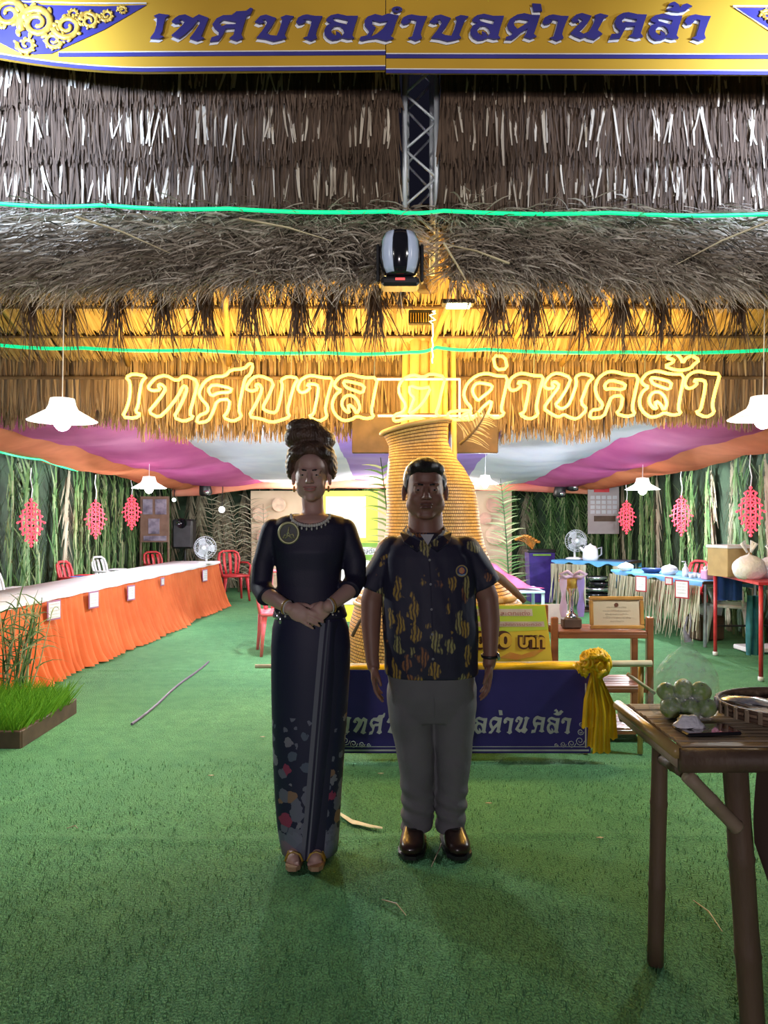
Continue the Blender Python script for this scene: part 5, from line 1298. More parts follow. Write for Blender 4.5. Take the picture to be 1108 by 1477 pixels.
# dried leaf curtain hanging off the front edge
mb_ = 0
for k in range(16):
    mb = MB(); x = 1.0 + k * .06 + R.uniform(-.02, .02); mb.cur = R.uniform(.0, .6)
    Ln = R.uniform(.32, .42) if k > 2 else .30 + .05 * k
    nseg = 6; ww = R.uniform(.022, .042); p = Vector((x, 1.985 + R.uniform(-.015, .03), BTZ - .05)); b0 = len(mb.v)
    for i in range(nseg + 1):
        t = i / nseg; w = ww * (1 - .9 * max(0, t - .65) / .35); fold = .012 * math.sin(k + t * 2)
        for s, f in ((-1, 0), (0, fold), (1, 0)): mb.v.append(p + Vector((s * w + .02 * t * math.sin(k * 2.1), f + .02 * math.sin(t * 3 + k), -Ln * t)))
    for i in range(nseg):
        for s in (0, 1): q = b0 + i * 3 + s; mb.face([q, q + 1, q + 4, q + 3])
    link('hanging_leaf', mb, M['thatch_tuft'], BT, True)
# clear bag of green fruit
FB = thing('fruit_bag', 'clear plastic bag of green fruits standing on the bamboo table', 'plastic bag', (.895, 2.3, BTZ + .004))
c = Vector((.905, 2.30, BTZ + .003)); mb = MB(); rings = []
for i in range(15):
    t = i / 14; g = []
    rr = [.085, .098, .103, .104, .102, .100, .097, .094, .089, .082, .072, .055, .034, .016, .018][i]
    for k in range(28):
        a = 2 * PI * k / 28; q = rr * (1 + .12 * noise.noise(Vector((math.cos(a) * 2.5, math.sin(a) * 2.5, t * 5))) + .05 * math.sin(7 * a + 3 * t) * t)
        g.append(c + Vector((q * math.cos(a) + .01 * t, q * .8 * math.sin(a), .225 * t)))
    rings.append(g)
mb.ring_loft(rings, cap=False); link('clear_film', mb, M['film'], FB, True)
mb = MB(); mb.tube([c + Vector((.012, 0, .225)), c + Vector((.0, 0, .26)), c + Vector((.01, 0, .30))], [.012, .004, .003], 6); mb.tube([c + Vector((.012, 0, .225)), c + Vector((.02, 0, .28)), c + Vector((.018, 0, .31))], .002, 5); link('knot', mb, M['film_white'], FB, True)
fr_pos = [(-.052, -.03, .032), (.0, -.048, .033), (.055, -.03, .034), (-.03, .03, .03), (.035, .03, .03), (-.055, .0, .075), (-.012, -.022, .085), (.036, -.03, .082), (.01, .028, .08), (.06, .012, .07), (.0, 0, .035)]
nm = ['leftmost lower', 'front lower', 'right lower', 'rear left lower', 'rear right lower', 'upper left', 'upper middle', 'upper right', 'rear upper', 'rightmost upper', 'inner buried']
for k, (dx, dy, dz) in enumerate(fr_pos):
    mb = MB(); r = R.uniform(.027, .031); mb.lathe([(.001, -r), (r * .6, -r * .82), (r * .95, -r * .3), (r, .1 * r), (r * .8, .65 * r), (r * .35, .98 * r), (r * .1, .92 * r)], (0, 0, 0), 18, Matrix.Rotation(R.uniform(-.8, .8), 3, 'X'))
    mb.v = [v + c + Vector((dx, dy, dz - .002)) for v in mb.v]
    solo('green_fruit', mb, M['fruit'], nm[k] + ' green fruit in the clear bag', 'fruit', 'green fruits in the clear bag', True)
# phone with crumpled film on top
PH = thing('smartphone', 'dark smartphone with pinkish screen lying on the bamboo table', 'phone', (.90, 2.12, BTZ + .006))
Mp = Matrix.Rotation(.12, 3, 'Z'); pcn = Vector((.895, 2.115, BTZ + .011)); mb = MB(); mb.box(pcn, (.158, .088, .010), Mp, .004); link('body', mb, M['black'], PH)
mb = MB(); mb.box(pcn + Vector((0, 0, .0055)), (.151, .082, .001), Mp); link('screen', mb, mat('phone_screen', (.16, .05, .07), (.08, .03, .04), .08, 12, coat=1), PH)
mb = MB(); rings = []
for i in range(7):
    rings.append([pcn + Vector((-.045 + (.045 - .004 * i) * math.cos(a) * (1 + .25 * noise.noise(Vector((a * 2, i, 0)))), .012 + (.028 - .003 * i) * math.sin(a), .008 + .005 * i + .006 * noise.noise(Vector((a * 3, i * 2, 4))))) for a in [2 * PI * k / 22 for k in range(22)]])
mb.ring_loft(rings); solo('crumpled_film', mb, M['film_white'], 'crumpled clear film lying on the smartphone', 'wrapper', smooth=True)
# woven winnowing tray
WT = thing('winnowing_tray', 'round woven bamboo winnowing tray at the right end of the bamboo table', 'tray', (1.22, 2.24, BTZ + .004))
c = Vector((1.225, 2.24, BTZ + .005)); tz = mat('tray_weave', (.36, .25, .16), (.20, .13, .08), .6, 60, bump=.5, bscale=120)
mb = MB(); mb.lathe([(.001, 0), (.17, .002), (.225, .02), (.232, .05), (.226, .052), (.215, .028), (.165, .012), (.001, .01)], c, 48, Matrix.Diagonal((1, .83, 1))); link('woven_tray', mb, tz, WT, True)
for (z, r) in ((.05, .232), (.028, .230)):
    mb = MB(); mb.tube([c + Vector((r * math.cos(2 * PI * k / 48), r * .83 * math.sin(2 * PI * k / 48), z)) for k in range(48)], .007, 7, closed=True, flat=1); link('rim_hoop', mb, M['bamboo_dark'], WT, True)
for k in range(36):
    a = 2 * PI * k / 36; mb = MB(); p = c + Vector((.2375 * math.cos(a), .2375 * .83 * math.sin(a), .038)); mb.box(p, (.006, .012, .034), Matrix.Rotation(a, 3, 'Z'), .001); link('binding', mb, M['bamboo_slat'], WT)
def packet(cx, cy, cz, lx, ly, rz, m, label, seed):
    mb = MB(); Mr = Matrix.Rotation(rz, 3, 'Z'); nx, ny = 10, 7
    for sgn in (1, -1):
        b = len(mb.v)
        for j in range(ny + 1):
            for i in range(nx + 1):
                u, v = i / nx * 2 - 1, j / ny * 2 - 1; h = .016 * (1 - u * u) * (1 - v * v) + .007 * noise.noise(Vector((u * 2 + seed, v * 2, seed)))
                mb.v.append(Vector((cx, cy, cz + .016)) + Mr @ Vector((u * lx / 2, v * ly / 2, .014 + sgn * max(.001, h))))
        for j in range(ny):
            for i in range(nx): q = b + j * (nx + 1) + i; mb.face([q, q + 1, q + nx + 2, q + nx + 1] if sgn > 0 else [q + nx + 1, q + nx + 2, q + 1, q])
    solo('snack_packet', mb, m, label, 'packet', 'packets in the woven tray', True)
pkb = mat('packet_blue', (.18, .16, .42), (.55, .55, .62), .2, 22, coat=.6); pkw = mat('packet_pale', (.62, .48, .44), (.5, .36, .33), .25, 14, coat=.5); pkc2 = mat('packet_clear', (.55, .60, .68), (.22, .26, .38), .15, 25, coat=.6)
packet(1.10, 2.27, BTZ + .022, .17, .07, -.75, pkc2, 'clear pale packet leaning at the left of the woven tray', 1)
packet(1.19, 2.27, BTZ + .02, .15, .09, .2, pkb, 'blue and white packet in the middle of the woven tray', 2)
packet(1.29, 2.22, BTZ + .026, .16, .11, .5, pkw, 'pale pink packet at the right of the woven tray', 3)
packet(1.22, 2.15, BTZ + .018, .14, .08, -.1, pkc2, 'silvery packet near the front rim of the woven tray', 4)

# ------------------------------------------------------------ litter on the turf
mb = MB(); pts = [P(488, 1178, 3.6), P(505, 1188, 3.5), P(525, 1193, 3.45), P(551, 1199, 3.42)]
mb.ring_loft([[Vector((wx(x, Yq), Yq - w, .006)), Vector((wx(x, Yq), Yq, .014)), Vector((wx(x, Yq), Yq + w, .006))] for (x, Yq, w) in ((487, 3.66, .006), (495, 3.62, .022), (508, 3.55, .026), (520, 3.53, .020), (533, 3.50, .016), (552, 3.47, .004))], closed=False)
solo('torn_leaf_strip', mb, mat('torn_leaf', (.75, .72, .50), (.62, .58, .36), .5, 12), 'pale curled leaf strip on the turf between the two people', 'leaf', smooth=True)
def twig(a, b, lb, r=.003, m='bamboo_pale'):
    Ya, Yb2 = 1562 / (a[1] - HY), 1562 / (b[1] - HY); A = Vector((wx(a[0], Ya), Ya, .004)); B = Vector((wx(b[0], Yb2), Yb2, .004)); mb = MB(); mid = (A + B) / 2 + Vector((.01, .01, .008))
    mb.tube([A, mid, B], [r * .6, r, r * .5], 6); solo('twig', mb, M[m], lb, 'twig')
twig((551, 1299), (586, 1322), 'thin pale twig on the dark turf in front of the man')
twig((1000, 1300), (1042, 1345), 'thin curved straw on the turf between the bamboo table legs')
twig((640, 1207), (622, 1252), 'small green stalk lying by the right shoe of the man', .003, 'bamboo_slat')
twig((96, 1196), (112, 1196), 'tiny pale scrap of straw on the left turf')
Ya, Yb2 = 1562 / (1045 - HY), 1562 / (955 - HY); A = Vector((wx(190, Ya), Ya, .003)); B = Vector((wx(300, Yb2), Yb2, .003)); mb = MB()
mb.tube([A.lerp(B, t) + Vector((.012 * math.sin(t * 9), 0, 0)) for t in [i / 12 for i in range(13)]], .009, 6); solo('floor_cable', mb, mat('cable_purple', (.14, .10, .17), (.09, .07, .11), .5), 'dark purplish cable lying slantwise on the left turf', 'cable')
for k, (px, py) in enumerate(((375, 1064), (412, 1040), (545, 1117), (700, 1160), (300, 1120), (860, 1210))):
    Yq = 1562 / (py - HY); mb = MB(); mb.poly([(0, 0), (.02, .006), (.034, 0), (.02, -.008)], (), lambda x, y, t: Vector((wx(px, Yq) + x, Yq + y, .005 + t)), .003)
    solo('leaf_scrap', mb, M['bamboo_pale'], ['pale leaf scrap on the turf left of the woman', 'pale leaf scrap close beside the woman left of her skirt', 'pale leaf scrap just in front of the blue banner', 'pale leaf scrap right of the shoes of the man', 'pale leaf scrap farthest left on open turf', 'pale leaf scrap beside the legs of the bamboo table'][k], 'leaf scrap', 'tiny leaf scraps')
# ------------------------------------------------------------ the two people
def remeshed(name, mb, m, parent, voxel=.0055, smooth=3, fac=.5, post=None):
    """fuse overlapping closed volumes into one continuous skin"""
    me = bpy.data.meshes.new('tmp'); me.from_pydata([tuple(p) for p in mb.v], [], mb.f); me.update()
    o = bpy.data.objects.new('tmp', me); COL.objects.link(o)
    r = o.modifiers.new('r', 'REMESH'); r.mode = 'VOXEL'; r.voxel_size = voxel
    s = o.modifiers.new('s', 'SMOOTH'); s.factor = fac; s.iterations = smooth
    bpy.context.view_layer.update()
    dg = bpy.context.evaluated_depsgraph_get(); ne = bpy.data.meshes.new_from_object(o.evaluated_get(dg)); bpy.data.objects.remove(o); bpy.data.meshes.remove(me)
    if post:
        for v in ne.vertices: v.co = post(v.co)
    Mi = root_matrix(parent).inverted(); ne.transform(Mi); ne.name = name
    ne.polygons.foreach_set('use_smooth', [True] * len(ne.polygons)); ne.materials.clear(); ne.materials.append(m)
    q = bpy.data.objects.new(name, ne); COL.objects.link(q); q.parent = parent; return q
def capsule(mb, a, b, ra, rb, n=22, sq=1.0):
    a, b = Vector(a), Vector(b); d = b - a; L = d.length; q = d.to_track_quat('Z', 'Y').to_matrix(); prof = []
    for k in range(5): t = k / 5 * PI / 2; prof.append((ra * math.sin(t) + .0003, -ra * math.cos(t)))
    prof.append((ra, 0)); prof.append((rb, L))
    for k in range(1, 6): t = k / 5 * PI / 2; prof.append((rb * math.cos(t) + .0003, L + rb * math.sin(t)))
    mb.lathe(prof, a, n, q @ Matrix.Diagonal((1, sq, 1)), cap=True)
def smooth_region(o, test, it=6):
    import bmesh
    bm = bmesh.new(); bm.from_mesh(o.data); Mw = root_matrix(o)
    vs = [v for v in bm.verts if test(Mw @ v.co)]
    for _ in range(it): bmesh.ops.smooth_vert(bm, verts=vs, factor=.5, use_axis_x=True, use_axis_y=True, use_axis_z=True)
    bm.to_mesh(o.data); bm.free(); o.data.polygons.foreach_set('use_smooth', [True] * len(o.data.polygons))
def face_skin(o, hc, s):
    def t(p):
        l = (p - hc) / s
        if l.z > .11 or l.z < -.19 or abs(l.x) > .072: return False
        if l.y > 0: return True
        lips = abs(l.x) < .034 and -.076 < l.z < -.046; nose = abs(l.x) < .022 and -.046 <= l.z < .025; eye = abs(l.x) < .052 and -.014 < l.z < .030
        return not (lips or nose or eye)
    smooth_region(o, t, 12)
def limb(mb, pts):
    for i in range(len(pts) - 1): capsule(mb, pts[i][0], pts[i + 1][0], pts[i][1], pts[i + 1][1])
def head(mb, o, s, w=1.0, heavy=0.0, smile=0, tilt=0):
    """face towards -Y; o = head centre, s = scale for a .24 m head"""
    def E(c, r, M_=None):
        mb.ball(o + Vector((c[0] * w, c[1], c[2])) * s, (r[0] * s * (w if r[0] > .03 else 1), r[1] * s, r[2] * s), M_, 18, 12)
    E((0, .022, .037), (.077, .098, .085)); E((0, -.02, -.005), (.069, .070, .085)); E((0, -.030, -.056), (.052 + heavy * .008, .057, .054)); E((0, -.045, -.030), (.060 + heavy * .004, .042, .050))
    E((0, -.066, -.098), (.024 + heavy * .006, .020, .017)); E((0, -.040, .050), (.058, .045, .045))
    for sx in (-1, 1):
        E((sx * .034, -.060, -.034), (.025 + heavy * .004, .022, .024)); E((sx * .027, -.086, .020), (.025, .010, .008))
        E((sx * (.034 + heavy * .004), -.022, -.054), (.028 + heavy * .003, .044, .042)); E((sx * .0795, .012, -.006), (.009, .020, .032), Matrix.Rotation(sx * .25, 3, 'Z')); E((sx * .080, .006, -.030), (.008, .012, .012))
        E((sx * .0115, -.098, -.031), (.0085, .010, .0075))
        E((sx * .030, -.078, .0005), (.017, .014, .0095)); E((sx * .030, -.0865, .0065), (.017, .006, .0030)); E((sx * .030, -.0855, -.008), (.015, .005, .0025))
    capsule(mb, o + Vector((0, -.083, .018)) * s, o + Vector((0, -.108, -.027)) * s, .0085 * s, .0125 * s)
    E((0, -.086, -.054), (.024 + smile * .006, .012, .0060)); E((0, -.083, -.066), (.020 + smile * .004, .012, .0075)); E((0, -.070, -.062), (.030, .016, .018))
def faceparts(o, s, w, par, skin_lip, brow, smile=0):
    for sx in (-1, 1):
        mb = MB(); mb.ball(o + Vector((sx * .030 * w, -.0835, -.0008)) * s, (.0120 * s, .0092 * s, .0040 * s), None, 12, 8); e = link('eye', mb, bpy.data.materials['eye_white'], par, True)
        mb = MB(); mb.ball(o + Vector((sx * .030 * w, -.0895, -.0005)) * s, (.0050 * s, .0040 * s, .0038 * s), None, 10, 6); link('iris', mb, M['black_gloss'], e, True)
        mb = MB(); mb.tube([o + Vector((sx * (.012 + .012 * k) * w, -.0985 + .0035 * k * k * .6, .0185 + .0025 * math.sin(k * 1.1))) * s for k in range(4)], [.003 * s, .0042 * s, .0038 * s, .0018 * s], 6, flat=.6); link('eyebrow', mb, brow, par, True)
    mb = MB(); wl = .024 + .006 * smile
    up = [o + Vector((wl * u * w, -.0985 + .010 * u * u, -.0555 + .004 * smile * u * u + .0012 * math.cos(u * 9))) * s for u in [-1 + i / 5 for i in range(11)]]
    mb.tube(up, [.0012 * s] + [.0040 * s] * 9 + [.0012 * s], 7, flat=.7)
    dn = [o + Vector((wl * .85 * u * w, -.0955 + .010 * u * u, -.0665 + .007 * smile * u * u)) * s for u in [-1 + i / 5 for i in range(11)]]
    mb.tube(dn, [.0012 * s] + [.0048 * s] * 9 + [.0012 * s], 7, flat=.7); link('lips', mb, skin_lip, par, True)
    if smile:
        mb = MB(); mb.tube([o + Vector((wl * .62 * u * w, -.0972 + .008 * u * u, -.0608 + .003 * u * u)) * s for u in [-1 + i / 4 for i in range(9)]], .0022 * s, 6); link('teeth', mb, bpy.data.materials['eye_white'], par, True)
mat('eye_white', (.42, .39, .37), None, .3)
def skin(name, c, c2):
    m = mat(name, c, c2, rough=.5, scale=9, bump=.05, bscale=200); b = m.node_tree.nodes['Principled BSDF']; b.inputs['Subsurface Weight'].default_value = .12; b.inputs['Subsurface Radius'].default_value = (.02, .008, .005); b.inputs['Subsurface Scale'].default_value = .4; return m
SKM, SKW = skin('skin_tan', (.30, .155, .115), (.26, .13, .095)), skin('skin_fair', (.62, .40, .34), (.56, .35, .29))
def hand(mb, wrist, d, palm_n, side, s=1.0, curl=.5, spread=.10, thumb=1, lens=(.070, .078, .073, .058)):
    """wrist point, direction of the fingers, palm normal, side axis towards the little finger"""
    d, pn, sd = Vector(d).normalized(), Vector(palm_n).normalized(), Vector(side).normalized()
    pc = wrist + d * .045 * s
    Mx = Matrix((sd, pn, d)).transposed()
    mb.ball(pc, (.040 * s, .0155 * s, .052 * s), Mx, 16, 10); mb.ball(wrist + d * .02 * s, (.030 * s, .019 * s, .035 * s), Mx, 14, 8)
    for k in range(4):
        off = (-.028 + .0185 * k) * s; dd = (d + sd * spread * (k - 1.5)).normalized(); p = wrist + d * (.084 - .004 * abs(k - 1.2)) * s + sd * off; L = lens[k] * s; r = (.0083 - .0005 * (k == 3)) * s; a = 0
        for j, f in enumerate((.45, .32, .27)):
            a += curl * (.5, .8, .6)[j]; dv = dd * math.cos(a) + pn * math.sin(a); q = p + dv * L * f; capsule(mb, p, q, r * (1 - .06 * j), r * (1 - .06 * (j + 1)), 10); p = q
    tb = wrist + d * .022 * s - sd * .026 * s + pn * .006 * s
    td = (d * .62 - sd * .55 * thumb + pn * .35).normalized(); q = tb + td * .042 * s; capsule(mb, tb, q, .0135 * s, .0105 * s, 10)
    td2 = (d * .92 - sd * .12 + pn * .35).normalized(); capsule(mb, q, q + td2 * .030 * s, .0100 * s, .0078 * s, 10)
def ering(px, py, Y0, hw, hd, dy=0, n=40, sq=2.3, cy=None, wav=None):
    """superelliptic ring: centre px, row py, half width hw in pixels, half depth hd in metres"""
    g = []
    for k in range(n):
        a = 2 * PI * k / n; ca, sa = math.cos(a), math.sin(a)
        x = math.copysign(abs(ca) ** (2 / sq), ca) * hw / F * Y0; y = math.copysign(abs(sa) ** (2 / sq), sa) * hd
        f = 1 + (wav(a) if wav else 0)
        g.append(Vector((wx(px, Y0) + x * f, Y0 + dy + y * f, wz(py, Y0))))
    return g

# ---- the man
Ym = 3.32
def Q(px, py, dy=0): return Vector((wx(px, Ym), Ym + dy, wz(py, Ym)))
MAN = thing('person', 'stocky man in dark navy gold patterned shirt, grey trousers and dark shoes', 'person', (wx(622, Ym), Ym, 0))
hm = Vector((wx(613, Ym), Ym - .015, wz(708, Ym))); hs = 1.10
body = MB(); head(body, hm, hs, 1.05, 1.5)
capsule(body, Q(614, 735, .02), Q(615, 775, .03), .074, .080)
body.ring_loft([ering(616, 772, Ym, 30, .06), ering(616, 785, Ym, 55, .085), ering(617, 800, Ym, 62, .11), ering(619, 840, Ym, 62, .118), ering(620, 900, Ym, 61, .125), ering(621, 960, Ym, 56, .105), ering(621, 1000, Ym, 48, .085, .01)])
for pts in (((Q(562, 795), .060), (Q(536, 866, .01), .047), (Q(535, 900, .0), .043), (Q(537, 948, -.03), .029), (Q(539, 958, -.035), .028)), ((Q(674, 795), .060), (Q(704, 862, .01), .047), (Q(707, 895, .0), .043), (Q(706, 942, -.03), .030), (Q(704, 955, -.035), .028))): limb(body, pts)
hand(body, Q(540, 955, -.035), (.03, -.12, -1), (.75, -.15, 0), (.12, .98, 0), 1.0, .40, .05, .7)
hand(body, Q(704, 953, -.035), (-.05, -.12, -1), (-.75, -.15, 0), (-.12, .98, 0), 1.0, .42, .05, .7)
for (hx, kx, ax) in ((597, 601, 600), (646, 652, 651)):
    limb(body, ((Q(hx, 990, .02), .066), (Q(kx, 1095, .015), .048), (Q(kx, 1120, .02), .048), (Q(ax, 1188, .03), .036), (Q(ax, 1196, .03), .034)))
    capsule(body, Q(ax, 1198, .03), Vector((wx(ax + (1 if ax > 620 else -2), Ym), Ym - .09, .034)), .034, .018)
mbody = remeshed('body', body, SKM, MAN, .0050, 3); face_skin(mbody, hm, hs)
faceparts(hm, hs, 1.05, MAN, mat('lip_dark', (.20, .085, .075), None, .45), M['black'], 0)
# hair cap, short and dark
hb = MB()
def hE(c, r, o=hm, s=hs): hb.ball(o + Vector(c) * s, (r[0] * s, r[1] * s, r[2] * s), None, 20, 14)
hE((0, .030, .050), (.086, .098, .084)); hE((0, -.012, .088), (.068, .080, .044)); hE((0, -.050, .078), (.045, .032, .022)); hE((0, .055, -.01), (.070, .062, .065))
for sx in (-1, 1): hE((sx * .068, .005, .035), (.018, .035, .045)); hE((sx * .045, -.038, .082), (.030, .036, .026))
hair_m = mat('hair_black', (.022, .020, .022), (.010, .009, .010), .35, 60, stretch=(4, 1, 1), bump=.6, bscale=180)
def hairpost(v):
    d = (v - hm); n_ = noise.noise(v * 60) * .002
    return v + d.normalized() * n_
def trim_m(v):
    v = hairpost(v); l = (v - hm) / hs
    if l.y < -.035 and l.z < .052 : v = v + Vector((0, min(.05, (-.035 - l.y) * 1.4), 0)) * hs     # keep the forehead clear
    return v
remeshed('hair', hb, hair_m, MAN, .005, 2, post=trim_m)
# shirt
def shirt_mat():
    m, n, l, b = base('batik_navy'); b.inputs['Roughness'].default_value = .65
    tc = n.new('ShaderNodeTexCoord'); nz = n.new('ShaderNodeTexNoise'); nz.inputs['Scale'].default_value = 19; l.new(tc.outputs['Object'], nz.inputs['Vector'])
    mx = n.new('ShaderNodeVectorMath'); mx.operation = 'MULTIPLY_ADD'; mx.inputs[1].default_value = (.07, .07, .07); l.new(nz.outputs['Color'], mx.inputs[0]); l.new(tc.outputs['Object'], mx.inputs[2])
    mp = n.new('ShaderNodeMapping'); mp.inputs['Scale'].default_value = (19, 19, 9.5); mp.inputs['Rotation'].default_value = (0, .22, 0); l.new(mx.outputs[0], mp.inputs[0])
    v = n.new('ShaderNodeTexVoronoi'); v.inputs['Scale'].default_value = 1.0; v.inputs['Randomness'].default_value = .85; l.new(mp.outputs[0], v.inputs['Vector'])
    v2 = n.new('ShaderNodeTexWave'); v2.inputs['Scale'].default_value = 22; v2.inputs['Distortion'].default_value = 6; v2.bands_direction = 'X'; l.new(tc.outputs['Object'], v2.inputs['Vector'])
    r = n.new('ShaderNodeValToRGB'); e = r.color_ramp.elements; e[0].position = .37; e[0].color = (1, 1, 1, 1); e[1].position = .46; e[1].color = (0, 0, 0, 1); l.new(v.outputs['Distance'], r.inputs[0])
    r2 = n.new('ShaderNodeValToRGB'); e = r2.color_ramp.elements; e[0].position = .25; e[0].color = (.15, .15, .15, 1); e[1].position = .55; e[1].color = (1, 1, 1, 1); l.new(v2.outputs['Fac'], r2.inputs[0])
    mu = n.new('ShaderNodeMath'); mu.operation = 'MULTIPLY'; l.new(r.outputs[0], mu.inputs[0]); l.new(r2.outputs[0], mu.inputs[1])
    sepc = n.new('ShaderNodeSeparateColor'); l.new(v.outputs['Color'], sepc.inputs[0])
    r3 = n.new('ShaderNodeValToRGB'); r3.color_ramp.interpolation = 'CONSTANT'; e = r3.color_ramp.elements; e[0].position = 0; e[0].color = (.018, .018, .045, 1); e[1].position = .22; e[1].color = (.42, .27, .06, 1)
    q = e.new(.55); q.color = (.30, .13, .06, 1); q = e.new(.78); q.color = (.38, .34, .14, 1); l.new(sepc.outputs[0], r3.inputs[0])
    mc = n.new('ShaderNodeMix'); mc.data_type = 'RGBA'; l.new(mu.outputs[0], mc.inputs[0]); mc.inputs[6].default_value = (.020, .020, .050, 1); l.new(r3.outputs[0], mc.inputs[7]); l.new(mc.outputs[2], b.inputs['Base Color'])
    return m
SM = shirt_mat(); sb = MB()
sb.ring_loft([ering(614, 768, Ym, 26, .068, .015), ering(615, 775, Ym, 44, .088, .01), ering(616, 786, Ym, 60, .112), ering(618, 802, Ym, 68, .128), ering(619, 835, Ym, 69, .140, -.008), ering(620, 875, Ym, 68, .150, -.014), ering(621, 915, Ym, 68, .156, -.018), ering(622, 950, Ym, 67, .150, -.012), ering(623, 968, Ym, 67.5, .146, -.008), ering(623, 972, Ym, 66, .144, -.008)])
for A, B_, C_ in ((Q(566, 797), Q(543, 832), Q(536, 850)), (Q(671, 797), Q(696, 828), Q(705, 845))):
    capsule(sb, A, B_, .074, .064); sb.tube([A, B_, C_], [.072, .064, .067], 18)
def shirt_post(v):
    f = noise.noise(Vector((v.x * 9, v.y * 9, v.z * 3.2))) * .010 + noise.noise(Vector((v.x * 22 + v.z * 8, v.y * 22, v.z * 9))) * .0035
    c = Vector((wx(620, Ym), Ym, v.z)); d = (v - c); d = d.normalized() if d.length > .001 else d
    return v + d * f
remeshed('shirt', sb, SM, MAN, .006, 4, post=shirt_post)
for sx in (-1, 1):                                                  # open collar, two flaps
    mb = MB(); cxx = 614; f = []
    for (px, py, dy) in ((cxx + sx * 27, 757, .03), (cxx + sx * 27, 764, -.035), (cxx + sx * 16, 772, -.085), (cxx + sx * 2, 784, -.118), (cxx + sx * 14, 793, -.130), (cxx + sx * 32, 780, -.10), (cxx + sx * 37, 768, -.03), (cxx + sx * 33, 766, .03)): f.append(Q(px, py, dy))
    b0 = len(mb.v); cen = sum(f, Vector()) / len(f) + Vector((0, -.006, .002)); mb.v += f + [cen] + [p + Vector((0, .008, -.006)) for p in f] + [cen + Vector((0, .008, -.006))]
    for k in range(8): mb.face([b0 + k, b0 + (k + 1) % 8, b0 + 8]); mb.face([b0 + 9 + (k + 1) % 8, b0 + 9 + k, b0 + 17]); mb.face([b0 + k, b0 + 9 + k, b0 + 9 + (k + 1) % 8, b0 + (k + 1) % 8])
    link('collar', mb, SM, MAN)
mb = MB(); mb.poly([(605, 770), (624, 770), (615, 785)], (), lambda x, y, t: Q(x, y, -.088 - (y - 770) * .0015 - t), .006); link('undershirt', mb, mat('undershirt', (.55, .55, .58), None, .8), MAN)
mb = MB(); mb.tube([Q(615, 787, -.131), Q(618, 840, -.155), Q(620, 900, -.179), Q(622, 968, -.158)], .0032, 6, flat=.6); link('placket', mb, SM, MAN)
for k, py in enumerate((805, 838, 872, 906, 940)):
    mb = MB(); mb.lathe([(.001, .002), (.005, .0015), (.0055, 0)], Q(617 + k, py, -.1455 - .033 * math.sin((py - 790) / 180 * PI * .8)), 10, Matrix.Rotation(PI / 2, 3, 'X')); link('button', mb, M['grey'], MAN)
# round crest on the chest
ec = Q(661, 820, -.148); em = MB(); em.lathe([(.001, .004), (.023, .003), (.026, .0)], ec, 26, Matrix.Rotation(PI / 2, 3, 'X') @ Matrix.Rotation(.0, 3, 'Z')); crest = link('embroidered_crest', em, mat('crest_navy', (.05, .06, .17), None, .6), MAN, True)
mb = MB(); mb.tube([ec + Vector((.0225 * math.cos(a), -.004, .0225 * math.sin(a))) for a in [2 * PI * k / 24 for k in range(24)]], .0028, 6, closed=True); link('crest_ring', mb, mat('crest_gold', (.55, .42, .16), None, .5), crest)
mb = MB(); mb.poly([(-.012, .002), (-.008, .011), (0, .016), (.008, .011), (.012, .002), (.009, -.008), (0, -.012), (-.009, -.008)], (), lambda x, y, t: ec + Vector((x, -.0055 - t, y)), .002); link('crest_red', mb, mat('crest_red', (.55, .10, .07), (.5, .3, .08), .5, 90), crest)
mb = MB(); mb.poly([(-.017, -.010), (-.012, -.018), (0, -.021), (.012, -.018), (.017, -.010), (.010, -.013), (0, -.0155), (-.010, -.013)], (), lambda x, y, t: ec + Vector((x, -.006 - t, y)), .002); link('crest_scroll', mb, mat('crest_blue', (.25, .40, .60), None, .5), crest)
# trousers
GREY = mat('trouser_grey', (.175, .172, .19), (.14, .138, .155), .85, 5, bump=.25, bscale=300); tb_ = MB()
tb_.ring_loft([ering(622, 955, Ym, 62, .118), ering(622, 975, Ym, 63, .122), ering(622, 1000, Ym, 61, .118), ering(622, 1022, Ym, 55, .104), ering(622, 1038, Ym, 42, .085)])
for L_ in (((593, 965, 28, .10), (592, 990, 33, .112), (592, 1015, 33.5, .110), (595, 1050, 31, .098), (599, 1085, 27.5, .086), (602, 1120, 25, .080), (603, 1155, 24, .076), (602, 1185, 23, .074), (600, 1197, 23, .076)),
           ((652, 965, 28, .10), (654, 990, 33, .112), (655, 1015, 33, .110), (655, 1050, 30, .098), (655, 1085, 26.5, .086), (654, 1120, 24, .080), (652, 1155, 22.5, .076), (651, 1185, 21.5, .074), (651, 1199, 21.5, .076))):
    tb_.ring_loft([ering(x, y, Ym, hw, hd, .02, sq=2.05) for x, y, hw, hd in L_])
def tro_post(v):
    k = noise.noise(Vector((v.x * 10, v.y * 10, v.z * 14))); low = max(0, 1 - abs(v.z - .16) / .14)
    side = 1 if v.x > wx(625, Ym) else -1; c = Vector((wx(601 if side < 0 else 653, Ym), Ym + .02, v.z)); d = v - c; d.z = 0
    return v + (d.normalized() * (k * .006 + .006 * low * math.sin(v.z * 95 + v.x * 30)) if d.length > .01 else Vector())
remeshed('trousers', tb_, GREY, MAN, .006, 4, post=tro_post)
mb = MB(); mb.tube([Q(622, 985, -.118), Q(624, 1005, -.120), Q(625, 1025, -.100)], .003, 6); link('fly_seam', mb, GREY, MAN)
SHO = mat('shoe_leather', (.045, .022, .018), (.02, .012, .010), .28, 12, coat=.4)
